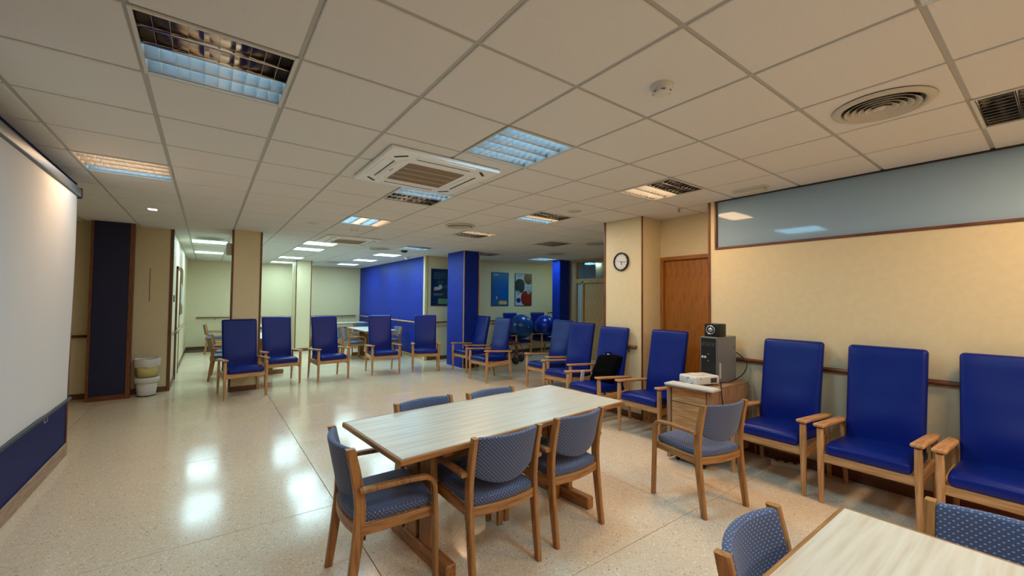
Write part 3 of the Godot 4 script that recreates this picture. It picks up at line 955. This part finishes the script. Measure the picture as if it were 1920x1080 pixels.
# ---------- furniture ----------
func make_armchair() -> Node3D:
	var t := thing("high_back_armchair", "", "armchair", Vector3.ZERO)
	var st: SurfaceTool
	for s in [-1.0, 1.0]:
		st = begin()
		var rings := []
		for q in [[0.0, 0.030, 0.032], [0.2, 0.036, 0.038], [0.40, 0.042, 0.046], [0.562, 0.038, 0.042]]:
			rings.append(rect_ring(Vector3(s * 0.272, q[0], 0.275 - 0.01 * (0.56 - q[0])), Vector3.RIGHT, Vector3.BACK, q[1], q[2], 0.009))
		loft(st, rings)
		put(t, "leg", done(st), M.beech_y)
		st = begin()
		rings = []
		for q in [[0.0, -0.315, 0.03], [0.28, -0.275, 0.038], [0.42, -0.262, 0.04], [0.545, -0.252, 0.034]]:
			rings.append(rect_ring(Vector3(s * 0.272, q[0], q[1]), Vector3.RIGHT, Vector3.BACK, q[2] * 0.9, q[2] * 1.15, 0.008))
		loft(st, rings)
		put(t, "leg", done(st), M.beech_y)
		# arm board, a little higher at the front
		var bend := func(p: Vector3) -> Vector3:
			p.y += 0.02 * p.z / 0.3
			p.x *= 1.0 - 0.16 * smoothstep(0.1, 0.31, -p.z)
			return p
		put(t, "armrest", softbox(Vector3(0.037, 0.0135, 0.315), 0.012, Vector3i(1, 1, 6), bend), M.beech_z, Vector3(s * 0.272, 0.569, 0.005))
		put(t, "side_rail", box(Vector3(0.022, 0.075, 0.53), 0.004, Vector3.ZERO, Basis(Vector3.RIGHT, 0.05)), M.beech_z, Vector3(s * 0.268, 0.335, 0.005))
	put(t, "front_rail", box(Vector3(0.51, 0.062, 0.024), 0.004), M.beech_x, Vector3(0, 0.345, 0.268))
	put(t, "rear_rail", box(Vector3(0.51, 0.06, 0.022), 0.004), M.beech_x, Vector3(0, 0.315, -0.265))
	var seat := func(p: Vector3) -> Vector3:
		p.y += 0.06 * p.z + 0.008 * (1.0 - pow(p.x / 0.24, 2.0)) * (1.0 if p.y > 0 else 0.0)
		p.y -= 0.02 * smoothstep(0.2, 0.28, p.z)
		return p
	put(t, "seat", softbox(Vector3(0.242, 0.042, 0.275), 0.034, Vector3i(5, 1, 6), seat), M.vinyl, Vector3(0, 0.415, 0.02))
	var back := func(p: Vector3) -> Vector3:
		var a := (p.y + 0.4) / 0.8
		var x := p.x * (1.0 + 0.03 * a)
		p.x = x
		if p.z > 0:
			p.z += 0.022 * exp(-pow((a - 0.30) / 0.16, 2.0)) * (1.0 - pow(p.x / 0.25, 2.0))
			p.z -= 0.01 * (1.0 - pow(p.x / 0.25, 2.0)) * smoothstep(0.55, 0.8, a)
		p.z -= 0.125 * a + 0.015 * a * a
		return p
	put(t, "backrest", softbox(Vector3(0.236, 0.40, 0.036), 0.03, Vector3i(6, 14, 1), back), M.vinyl, Vector3(0, 0.775, -0.19))
	return t

func make_dining_chair() -> Node3D:
	var t := thing("dining_chair", "", "chair", Vector3.ZERO)
	var st: SurfaceTool
	for s in [-1.0, 1.0]:
		st = begin()
		var pts := []
		for q in [[0.0, -0.240], [0.15, -0.219], [0.30, -0.200], [0.42, -0.188], [0.50, -0.186], [0.58, -0.195], [0.68, -0.213], [0.79, -0.238]]:
			pts.append([Vector3(s * 0.222, q[0], q[1])])
		var rings := []
		for k in pts.size():
			var y: float = pts[k][0].y
			var d := 0.056 - 0.016 * absf(y - 0.45) / 0.45
			rings.append(rect_ring(pts[k][0], Vector3.RIGHT, Vector3.BACK, 0.03, d, 0.005))
		loft(st, rings)
		put(t, "rear_leg", done(st), M.oak_y)
		# bentwood front leg that turns back into the armrest
		st = begin()
		var path := [Vector3(s * 0.256, 0.0, 0.207), Vector3(s * 0.256, 0.2, 0.201), Vector3(s * 0.256, 0.40, 0.195), Vector3(s * 0.256, 0.50, 0.192)]
		for k in 7:
			var a := PI / 2 * k / 6.0
			path.append(Vector3(s * 0.256, 0.517 + 0.068 * sin(a), 0.123 + 0.068 * cos(a)))
		path.append_array([Vector3(s * 0.256, 0.590, 0.05), Vector3(s * 0.256, 0.592, -0.1), Vector3(s * 0.256, 0.590, -0.198)])
		sweep(st, path, Vector3.RIGHT, 0.042, 0.024, 0.006)
		put(t, "front_leg_armrest", done(st), M.oak_y)
		put(t, "side_rail", box(Vector3(0.024, 0.052, 0.38), 0.004), M.oak_z, Vector3(s * 0.226, 0.385, 0.004))
	put(t, "front_rail", box(Vector3(0.44, 0.05, 0.024), 0.004), M.oak_x, Vector3(0, 0.385, 0.18))
	st = begin()
	var rp := []
	for k in 9:
		var x := -0.215 + 0.43 * k / 8.0
		rp.append(Vector3(x, 0.385, -0.194 - 0.03 * (1.0 - pow(x / 0.215, 2.0))))
	sweep(st, rp, Vector3.UP, 0.052, 0.022, 0.003)
	put(t, "rear_rail", done(st), M.oak_x)
	var seat := func(p: Vector3) -> Vector3:
		var q := p
		if p.z < 0:
			q.z -= 0.03 * (1.0 - pow(p.x / 0.225, 2.0)) * smoothstep(0.0, 0.2, -p.z)
			q.x *= 1.0 - 0.09 * smoothstep(0.05, 0.22, -p.z)
		else:
			q.z += 0.02 * (1.0 - pow(p.x / 0.225, 2.0)) * smoothstep(0.0, 0.2, p.z)
		if p.y > 0:
			q.y += 0.012 * (1.0 - pow(p.x / 0.23, 2.0)) * (1.0 - pow(p.z / 0.24, 2.0))
		q.y += 0.03 * p.z
		return q
	put(t, "seat", softbox(Vector3(0.226, 0.024, 0.198), 0.02, Vector3i(8, 1, 8), seat), M.fabric, Vector3(0, 0.433, 0.0))
	var back := func(p: Vector3) -> Vector3:
		var a := clampf((p.y + 0.125) / 0.25, 0.0, 1.0)
		var side := pow(absf(p.x) / 0.206, 2.0)
		p.y += (1.0 - a) * (0.062 * side - 0.028)
		p.z -= 0.05 * (1.0 - side) + 0.055 * a
		return p
	put(t, "backrest", softbox(Vector3(0.206, 0.125, 0.017), 0.014, Vector3i(12, 6, 1), back), M.fabric, Vector3(0, 0.662, -0.176))
	for s in [-1.0, 1.0]:
		put(t, "stacking_block", box(Vector3(0.02, 0.022, 0.02), 0.003), M.black, Vector3(s * 0.222, 0.345, -0.168))
	return t

func make_table(lx: float, lz: float, top: Material, h := 0.745) -> Node3D:
	var t := thing("dining_table", "", "table")
	put(t, "tabletop", box(Vector3(lx - 0.03, 0.03, lz - 0.03), 0.001), top, Vector3(0, h - 0.015, 0))
	for s in [-1.0, 1.0]:
		put(t, "edge_band", box(Vector3(lx, 0.032, 0.0155), 0.005), M.oak_x, Vector3(0, h - 0.0162, s * (lz / 2 - 0.0075)))
		put(t, "edge_band", box(Vector3(0.0155, 0.032, lz - 0.031), 0.005), M.oak_z, Vector3(s * (lx / 2 - 0.0075), h - 0.0162, 0))
		var x: float = s * (lx / 2 - 0.34)
		put(t, "foot", box(Vector3(0.065, 0.085, lz - 0.12), 0.008), M.oak_z, Vector3(x, 0.0425, 0))
		for k in [-1.0, 1.0]:
			put(t, "upright", box(Vector3(0.045, h - 0.16, 0.13), 0.004), M.oak_y, Vector3(x, 0.085 + (h - 0.16) / 2, k * 0.085))
		put(t, "top_bearer", box(Vector3(0.06, 0.06, lz - 0.2), 0.006), M.oak_z, Vector3(x, h - 0.045 - 0.015, 0))
	put(t, "stretcher", box(Vector3(lx - 0.72, 0.1, 0.03), 0.004), M.oak_x, Vector3(0, 0.55, 0))
	return t

func furniture():
	# high back armchairs: [centre of the front legs x, z, direction, label]
	var arms := [
		[3.83, -1.555, -90.0, "blue vinyl high back armchair right beside the computer cabinet"],
		[3.81, -0.89, -90.0, "blue vinyl high back armchair second from the computer cabinet along the yellow wall"],
		[3.80, -0.245, -90.0, "blue vinyl high back armchair third from the computer cabinet along the yellow wall"],
		[3.94, -2.92, -91.0, "blue vinyl high back armchair in front of the wooden door"],
		[3.86, -3.70, -91.0, "blue vinyl high back armchair holding a black bag under the clock"],
		[4.28, -4.64, -86.0, "blue vinyl high back armchair next to the one with the black bag"],
		[4.56, -5.43, -90.0, "blue vinyl high back armchair at the end of the row by the clock pillar"],
		[0.51, -7.49, 7.0, "blue vinyl high back armchair standing in front of the yellow pillar"],
		[1.11, -8.27, 5.0, "blue vinyl high back armchair second in the row from the yellow pillar"],
		[1.94, -8.22, 6.0, "blue vinyl high back armchair standing alone in the row facing the screen end"],
		[2.955, -8.28, -5.0, "blue vinyl high back armchair in front of the white topped table"],
		[3.77, -8.155, -22.0, "blue vinyl high back armchair in front of the blue wall's corner"],
		[4.33, -7.71, -88.0, "blue vinyl high back armchair close against the blue pillar"],
		[4.128, -6.64, -87.0, "blue vinyl high back armchair set apart from the blue pillar, side on"],
		[6.90, -8.78, 4.0, "blue vinyl armchair under the larger teal gym ball"],
		[7.88, -8.85, -4.0, "blue vinyl armchair under the smaller blue gym ball"]]
	var proto := make_armchair()
	proto.set_meta("base_name", "high_back_armchair")
	for i in arms.size():
		var a: Array = arms[i]
		var th := deg_to_rad(a[2])
		var at := Vector3(a[0] - sin(th) * 0.275, 0, a[1] - cos(th) * 0.275)
		var grp := "blue high back armchairs"
		if i == 0:
			proto.position = at
			proto.rotation.y = th
			tag(proto, a[3], "armchair", grp)
		else:
			copy(proto, at, a[2], a[3], grp)
	# tables
	var t1 := make_table(1.88, 0.81, M.laminate)
	t1.set_meta("base_name", "dining_table")
	t1.position = Vector3(1.672, 0, -2.41)
	t1.rotation.y = deg_to_rad(4.6)
	tag(t1, "pale wood grain table with brown edges in the middle of the room", "table", "")
	copy(t1, Vector3(1.04, 0, -0.135), 0.0, "pale wood grain table in front, its corner turned to the blue armchairs")
	# dining chairs
	var d := make_dining_chair()
	d.set_meta("base_name", "dining_chair")
	d.position = Vector3(0.825, 0, -2.31)
	d.rotation.y = deg_to_rad(88.0)
	tag(d, "patterned blue dining chair at the short end of the middle table", "chair", "patterned dining chairs")
	var cs := [
		[1.38, -2.125, 180.0, "patterned dining chair at the middle table's long side, next to the end chair"],
		[1.975, -2.165, 184.0, "patterned dining chair at the middle table's long side, nearer the computer cabinet"],
		[1.33, -2.605, 6.0, "patterned dining chair tucked behind the middle table, nearer the screen"],
		[1.905, -2.60, 4.0, "patterned dining chair tucked behind the middle table, nearer the armchairs"],
		[3.108, -1.75, 169.0, "patterned dining chair standing free before the computer cabinet"],
		[1.47, -0.40, 5.0, "patterned dining chair at the long side of the front table"],
		[1.965, -0.105, -90.0, "patterned dining chair at the short end of the front table, before the armchairs"],
		[0.33, -10.3, 92.0, "patterned dining chair behind the armchair at the yellow pillar"],
		[0.30, -9.55, 88.0, "second patterned dining chair behind the armchair at the yellow pillar"],
		[0.22, -13.95, 90.0, "patterned dining chair far down the corridor"],
		[3.02, -10.75, 90.0, "patterned dining chair on the pillar side of the white table, near end"],
		[3.02, -11.4, 92.0, "patterned dining chair on the pillar side of the white table, far end"],
		[3.98, -10.9, -90.0, "patterned dining chair between the white table and the blue wall"],
		[2.95, -14.3, 90.0, "patterned dining chair at the table beside the far pillar"],
		[3.95, -13.45, 0.0 - 180.0, "patterned dining chair at the far table by the blue wall"]]
	for q in cs:
		copy(d, Vector3(q[0], 0, q[1]), q[2], q[3], "patterned dining chairs")
	var t3 := make_table(1.7, 0.8, M.whitetop)
	t3.set_meta("base_name", "dining_table")
	t3.position = Vector3(3.5, 0, -11.0)
	t3.rotation.y = deg_to_rad(90.0)
	tag(t3, "white topped table beside the blue wall", "table", "white topped tables")
	copy(t3, Vector3(0.95, 0, -10.1), 90.0, "white topped table hidden behind the yellow pillar", "white topped tables")
	copy(t3, Vector3(3.5, 0, -14.2), 0.0, "white topped table by the far wall's corner", "white topped tables")
	copy(t3, Vector3(0.95, 0, -13.9), 90.0, "white topped table at the end of the corridor", "white topped tables")

# ---------- small things ----------
func small_things():
	var top := 0.73
	# cabinet on castors
	var c := thing("computer_cabinet", "brown wooden computer cabinet on castors against the yellow wall", "cabinet", Vector3(4.02, 0, -2.15))
	put(c, "top", box(Vector3(0.86, 0.022, 0.40), 0.004), M.desk_x, Vector3(-0.005, top - 0.011, 0))
	put(c, "side_panel", box(Vector3(0.78, top - 0.09, 0.018), 0.002), M.desk_y, Vector3(0.02, 0.068 + (top - 0.09) / 2, 0.186))
	put(c, "side_panel", box(Vector3(0.80, top - 0.05, 0.035), 0.003), M.desk_y, Vector3(0.0, 0.028 + (top - 0.05) / 2, -0.186))
	put(c, "back_panel", box(Vector3(0.012, top - 0.09, 0.33), 0.001), M.desk_y, Vector3(0.40, 0.068 + (top - 0.09) / 2, 0.005))
	put(c, "bottom_panel", box(Vector3(0.76, 0.018, 0.345), 0.002), M.desk_x, Vector3(0.02, 0.077, 0.005))
	for k in 3:
		var hgt: float = [0.13, 0.22, 0.26][k]
		var y: float = [top - 0.03 - 0.065, top - 0.03 - 0.135 - 0.11, top - 0.03 - 0.36 - 0.13][k]
		var dr := put(c, "drawer", box(Vector3(0.018, hgt, 0.335), 0.003), M.beech_z, Vector3(-0.372, y, 0.005))
		put(dr, "finger_slot", box(Vector3(0.004, 0.008, 0.33), 0.001), M.darkgrey, Vector3(-0.005, -hgt / 2 - 0.004, 0))
	for sx in [-1.0, 1.0]:
		for sz in [-1.0, 1.0]:
			var w := put(c, "castor", lathe([Vector2(0.0005, -0.011), Vector2(0.022, -0.011), Vector2(0.026, -0.006), Vector2(0.026, 0.006), Vector2(0.022, 0.011), Vector2(0.0005, 0.011)], 18), M.black, Vector3(sx * 0.33, 0.026, sz * 0.13), Vector3(PI / 2, 0, 0))
			put(w, "fork", box(Vector3(0.02, 0.03, 0.028), 0.003), M.darkgrey, Vector3(0, 0, -0.028))
	# tower
	var p := thing("computer_tower", "grey computer tower with a black front standing on the cabinet", "computer", Vector3(4.235, top, -2.155))
	var th := 0.445
	put(p, "case", box(Vector3(0.375, th, 0.168), 0.004), M.case_grey, Vector3(0.0, th / 2, 0))
	put(p, "front_bezel", softbox(Vector3(0.011, th / 2, 0.086), 0.009), M.grey, Vector3(-0.195, th / 2, 0))
	put(p, "front_panel", box(Vector3(0.008, th - 0.02, 0.150), 0.002), M.black, Vector3(-0.205, th / 2, 0))
	var drv := put(p, "drive_bay", box(Vector3(0.003, 0.04, 0.14), 0.001), M.darkgrey, Vector3(-0.209, th - 0.075, 0))
	for k in 3:
		put(drv, "button", box(Vector3(0.003, 0.005, 0.012), 0.0005), M.grey, Vector3(-0.001, 0.0, -0.05 + 0.05 * k))
	put(p, "badge", box(Vector3(0.002, 0.008, 0.018), 0.0005), M.metal, Vector3(-0.2095, th - 0.17, 0.0))
	for k in 2:
		put(p, "sticker", box(Vector3(0.002, 0.022, 0.02), 0.0003), M.offwhite, Vector3(-0.2095, th - 0.2, -0.058 + 0.027 * k))
	put(p, "power_button", lathe([Vector2(0.0005, 0.0), Vector2(0.008, 0.0), Vector2(0.007, 0.003), Vector2(0.0005, 0.003)], 14), M.grey, Vector3(-0.2095, th - 0.235, 0), Vector3(0, 0, PI / 2))
	put(p, "label_strip", box(Vector3(0.034, 0.15, 0.0015), 0.0003), M.offwhite, Vector3(-0.14, 0.115, 0.0845))
	put(p, "lock_slot", box(Vector3(0.008, 0.035, 0.0015), 0.0003), M.black, Vector3(0.14, th - 0.115, 0.0845))
	# speaker on the tower
	var sk := thing("desk_speaker", "small black cube loudspeaker on top of the computer tower", "loudspeaker", Vector3(4.145, top + th, -2.145))
	put(sk, "cabinet", softbox(Vector3(0.07, 0.065, 0.075), 0.006), M.black, Vector3(0, 0.065, 0))
	var toward := Vector3(0, 0, PI / 2)
	put(sk, "driver_ring", lathe([Vector2(0.045, 0.0), Vector2(0.046, 0.006), Vector2(0.04, 0.008), Vector2(0.036, 0.003)], 26), M.metal, Vector3(-0.0695, 0.068, -0.012), toward)
	put(sk, "driver_cone", lathe([Vector2(0.037, 0.003), Vector2(0.024, 0.0015), Vector2(0.0005, 0.0015)], 26), M.darkgrey, Vector3(-0.0695, 0.068, -0.012), toward)
	put(sk, "driver_cap", lathe([Vector2(0.024, 0.001), Vector2(0.019, 0.008), Vector2(0.008, 0.012), Vector2(0.0005, 0.013)], 22), M.metal, Vector3(-0.0695, 0.068, -0.012), toward)
	# projector
	var j := thing("projector", "white video projector lying on the cabinet before the tower", "projector", Vector3(3.845, top, -2.15), -17.0)
	put(j, "body", softbox(Vector3(0.15, 0.04, 0.105), 0.016), M.white, Vector3(0, 0.052, 0))
	put(j, "top_ring", lathe([Vector2(0.075, 0.0), Vector2(0.074, 0.006), Vector2(0.066, 0.006), Vector2(0.06, 0.0)], 30), M.offwhite, Vector3(-0.03, 0.0915, -0.01))
	put(j, "lens_barrel", lathe([Vector2(0.038, 0.0), Vector2(0.038, 0.018), Vector2(0.032, 0.02), Vector2(0.029, 0.008)], 28), M.offwhite, Vector3(-0.148, 0.05, 0.04), toward)
	put(j, "lens_cap", lathe([Vector2(0.03, 0.008), Vector2(0.0005, 0.012)], 28), M.white, Vector3(-0.148, 0.05, 0.04), toward)
	var gr := put(j, "vent_grille", box(Vector3(0.075, 0.045, 0.003), 0.0008), M.grey, Vector3(0.075, 0.05, 0.1045))
	for k in 6:
		put(gr, "vent_slot", box(Vector3(0.07, 0.003, 0.002), 0.0003), M.darkgrey, Vector3(0, -0.018 + 0.0072 * k, 0.0016))
	put(j, "side_vent", box(Vector3(0.003, 0.045, 0.06), 0.0008), M.offwhite, Vector3(-0.1495, 0.05, -0.06))
	put(j, "sensor", lathe([Vector2(0.006, 0.0), Vector2(0.005, 0.002), Vector2(0.0005, 0.003)], 12), M.black, Vector3(-0.08, 0.07, 0.1045), Vector3(PI / 2, 0, 0))
	for q in [[-0.11, 0.07], [0.11, 0.07], [0.0, -0.07]]:
		put(j, "foot", lathe([Vector2(0.0005, 0.0), Vector2(0.012, 0.0), Vector2(0.012, 0.014), Vector2(0.0005, 0.014)], 12), M.offwhite, Vector3(q[0], 0.0, q[1]))
	# keyboard
	var kb := thing("keyboard", "white computer keyboard on the cabinet's front edge", "keyboard", Vector3(3.625, top, -2.10), 2.0)
	put(kb, "case", softbox(Vector3(0.075, 0.010, 0.235), 0.006), M.offwhite, Vector3(0, 0.010, 0))
	var keys := begin()
	for r in 6:
		for k in 20:
			cbox(keys, Vector3(0.055 - 0.02 * r, 0.0215, -0.212 + 0.0223 * k), Vector3(0.0165, 0.005, 0.0185), 0.001)
	var kk := put(kb, "keys", done(keys), M.white)
	kk.set_meta("kind", "stuff")
	# cables
	var cb := thing("cable", "black cable hanging from the tower over the cabinet's side", "cable")
	put(cb, "cord", tube(curve([Vector3(4.02, top + 0.005, -2.03), Vector3(3.93, top + 0.006, -1.98), Vector3(3.86, top + 0.005, -1.945), Vector3(3.84, 0.66, -1.93), Vector3(3.88, 0.45, -1.925), Vector3(3.95, 0.12, -1.915), Vector3(4.05, 0.012, -1.90)], 6), 0.005), M.black)
	cb = thing("cable", "black cable behind the tower running to the wall", "cable")
	put(cb, "cord", tube(curve([Vector3(4.05, top + 0.005, -2.055), Vector3(4.2, top + 0.006, -2.02), Vector3(4.38, 0.80, -1.985), Vector3(4.455, 0.90, -1.98), Vector3(4.47, 0.98, -2.06), Vector3(4.425, 1.02, -2.12)], 6), 0.005), M.black)
	cb = thing("cable", "thin grey cable down the back corner of the cabinet", "cable")
	put(cb, "cord", tube(curve([Vector3(4.425, top + 0.004, -1.97), Vector3(4.445, 0.68, -1.93), Vector3(4.43, 0.5, -1.92), Vector3(4.45, 0.02, -1.90)], 5), 0.004), M.offwhite)
	var ps := thing("power_strip", "white power strip on the floor behind the armchair legs", "power strip", Vector3(4.36, 0, -1.6), 20.0)
	put(ps, "body", softbox(Vector3(0.03, 0.022, 0.12), 0.008), M.white, Vector3(0, 0.022, 0))
	for k in 3:
		put(ps, "socket", lathe([Vector2(0.018, 0.0), Vector2(0.017, 0.002), Vector2(0.0005, 0.001)], 16), M.darkgrey, Vector3(0, 0.0435, -0.07 + 0.07 * k))
	# bag on the armchair under the clock
	var bag := thing("shoulder_bag", "black laptop bag leaning on the armchair under the clock", "bag", Vector3(4.215, 0.455, -3.66), -90.0)
	var sag := func(q: Vector3) -> Vector3:
		q.z -= 0.22 * (q.y + 0.17)
		q.x += 0.05 * sin(q.y * 7.0)
		q.y += 0.012 * sin(q.x * 14.0)
		q.z += 0.012 * sin(q.x * 9.0 + q.y * 11.0)
		return q
	put(bag, "body", softbox(Vector3(0.185, 0.18, 0.035), 0.03, Vector3i(8, 8, 1), sag), M.bag, Vector3(0, 0.18, 0.0))
	put(bag, "flap", softbox(Vector3(0.17, 0.11, 0.006), 0.005, Vector3i(6, 5, 1), sag), M.bag, Vector3(0, 0.23, 0.026))
	put(bag, "handle", tube(curve([Vector3(-0.03, 0.35, -0.076), Vector3(-0.03, 0.385, -0.076), Vector3(0.06, 0.385, -0.076), Vector3(0.07, 0.35, -0.076)], 4), 0.007), M.bag)
	put(bag, "tag", box(Vector3(0.03, 0.012, 0.003), 0.0005), M.white, Vector3(0.02, 0.367, -0.06))
	var pp := thing("folded_paper", "white paper sheet between the bag and the armrest", "paper", Vector3(4.02, 0.452, -3.86), -75.0)
	put(pp, "sheet", box(Vector3(0.012, 0.15, 0.08), 0.002, Vector3.ZERO, Basis(Vector3.FORWARD, 0.12)), M.white, Vector3(0, 0.078, 0))
	# gym balls
	for q in [[6.93, 0.812, -8.95, 0.332, M.ball, "large glossy teal blue gym ball resting on an armchair"], [7.86, 0.792, -9.02, 0.315, M.ball2, "smaller glossy blue gym ball resting on an armchair"]]:
		var gb := thing("gym_ball", q[5], "ball", Vector3(q[0], q[1], q[2]))
		var prof := []
		for k in 61:
			var a := -PI / 2 + PI * k / 60.0
			var rr: float = q[3] * (1.0 + (0.004 if k % 4 == 0 and k > 6 and k < 54 else 0.0))
			prof.append(Vector2(maxf(0.0005, cos(a) * rr), sin(a) * rr))
		put(gb, "skin", lathe(prof, 48), q[4])
		put(gb, "plug", lathe([Vector2(0.0005, 0.0), Vector2(0.012, 0.0), Vector2(0.012, 0.004), Vector2(0.0005, 0.005)], 12), M.white, Vector3(0, -q[3] * 0.0, q[3] + 0.001), Vector3(PI / 2, 0, 0))
	# wheelchair
	var wc := thing("wheelchair", "dark framed wheelchair with a red seat near the gym balls", "wheelchair", Vector3(5.97, 0, -8.25), 35.0)
	for s in [-1.0, 1.0]:
		var ringpts := []
		for k in 25:
			ringpts.append(Vector3(s * 0.27, 0.28 + 0.27 * sin(TAU * k / 24.0), -0.12 + 0.27 * cos(TAU * k / 24.0)))
		put(wc, "wheel", tube(ringpts, 0.013, 8), M.black)
		put(wc, "frame_side", tube(curve([Vector3(s * 0.23, 0.95, -0.33), Vector3(s * 0.23, 0.92, -0.22), Vector3(s * 0.23, 0.45, -0.2), Vector3(s * 0.23, 0.47, 0.22), Vector3(s * 0.23, 0.12, 0.36)], 5), 0.012), M.red)
		put(wc, "arm_pad", softbox(Vector3(0.025, 0.016, 0.17), 0.012), M.black, Vector3(s * 0.235, 0.70, 0.0))
		put(wc, "arm_frame", tube(curve([Vector3(s * 0.235, 0.685, -0.19), Vector3(s * 0.235, 0.685, 0.12), Vector3(s * 0.235, 0.62, 0.19), Vector3(s * 0.235, 0.47, 0.2)], 5), 0.011), M.darkgrey)
		put(wc, "castor", lathe([Vector2(0.0005, -0.015), Vector2(0.08, -0.015), Vector2(0.09, -0.008), Vector2(0.09, 0.008), Vector2(0.08, 0.015), Vector2(0.0005, 0.015)], 22), M.darkgrey, Vector3(s * 0.22, 0.09, 0.28), Vector3(0, 0, PI / 2))
	put(wc, "seat", softbox(Vector3(0.215, 0.025, 0.2), 0.02), M.red, Vector3(0, 0.475, 0.02))
	put(wc, "backrest", softbox(Vector3(0.215, 0.2, 0.015), 0.012), M.red, Vector3(0, 0.72, -0.215))
	# walking frame
	var wk := thing("walking_frame", "pale metal walking frame with a black bar behind the smaller ball", "walker", Vector3(8.6, 0, -9.4), 0.0)
	for s in [-1.0, 1.0]:
		put(wk, "side_frame", tube(curve([Vector3(s * 0.28, 0.0, 0.2), Vector3(s * 0.26, 1.05, 0.06), Vector3(s * 0.26, 1.15, 0.0), Vector3(s * 0.26, 1.05, -0.06), Vector3(s * 0.28, 0.0, -0.2)], 5), 0.012), M.offwhite)
		put(wk, "grip", tube([Vector3(s * 0.26, 1.15, -0.03), Vector3(s * 0.26, 1.15, 0.0), Vector3(s * 0.26, 1.15, 0.03)], 0.018), M.black)
	put(wk, "cross_bar", tube([Vector3(-0.28, 1.16, 0), Vector3(-0.1, 1.16, 0), Vector3(0.1, 1.16, 0), Vector3(0.28, 1.16, 0)], 0.018), M.black)
	put(wk, "lower_bar", tube([Vector3(-0.27, 0.6, -0.12), Vector3(-0.1, 0.6, -0.12), Vector3(0.1, 0.6, -0.12), Vector3(0.27, 0.6, -0.12)], 0.011), M.offwhite)
	# stacked waste bins
	var b1 := thing("waste_bin", "white lower bucket of the two stacked waste bins", "waste bin", Vector3(-0.72, 0, -8.53))
	put(b1, "bucket", lathe([Vector2(0.0005, 0.012), Vector2(0.108, 0.012), Vector2(0.112, 0.02), Vector2(0.135, 0.22), Vector2(0.130, 0.225), Vector2(0.105, 0.03), Vector2(0.0005, 0.028)], 28), M.white)
	put(b1, "rim", lathe([Vector2(0.134, 0.20), Vector2(0.152, 0.205), Vector2(0.156, 0.265), Vector2(0.145, 0.285), Vector2(0.128, 0.285), Vector2(0.128, 0.23)], 28), M.white)
	put(b1, "base_ring", lathe([Vector2(0.0005, 0.0), Vector2(0.115, 0.0), Vector2(0.115, 0.012), Vector2(0.0005, 0.012)], 24), M.darkgrey)
	var b2 := thing("waste_bin", "cream upper bin with a white bag over its rim", "waste bin", Vector3(-0.72, 0.286, -8.53))
	put(b2, "bucket", lathe([Vector2(0.0005, 0.0), Vector2(0.118, 0.0), Vector2(0.146, 0.25), Vector2(0.140, 0.25), Vector2(0.112, 0.012), Vector2(0.0005, 0.010)], 28), M.cream)
	var st := begin(true)
	var rings := []
	for q in [[0.147, 0.16], [0.153, 0.17], [0.158, 0.22], [0.16, 0.275], [0.15, 0.287], [0.137, 0.28], [0.13, 0.2]]:
		var ring := []
		for k in 28:
			var a := TAU * k / 28.0
			var rr: float = q[0] + 0.005 * sin(a * 5.0) + 0.003 * sin(a * 11.0 + q[1] * 30.0)
			ring.append(Vector3(cos(a) * rr, q[1] + 0.008 * sin(a * 4.0), sin(a) * rr))
		rings.append(ring)
	loft(st, rings, false)
	put(b2, "bag", done(st), M.white)
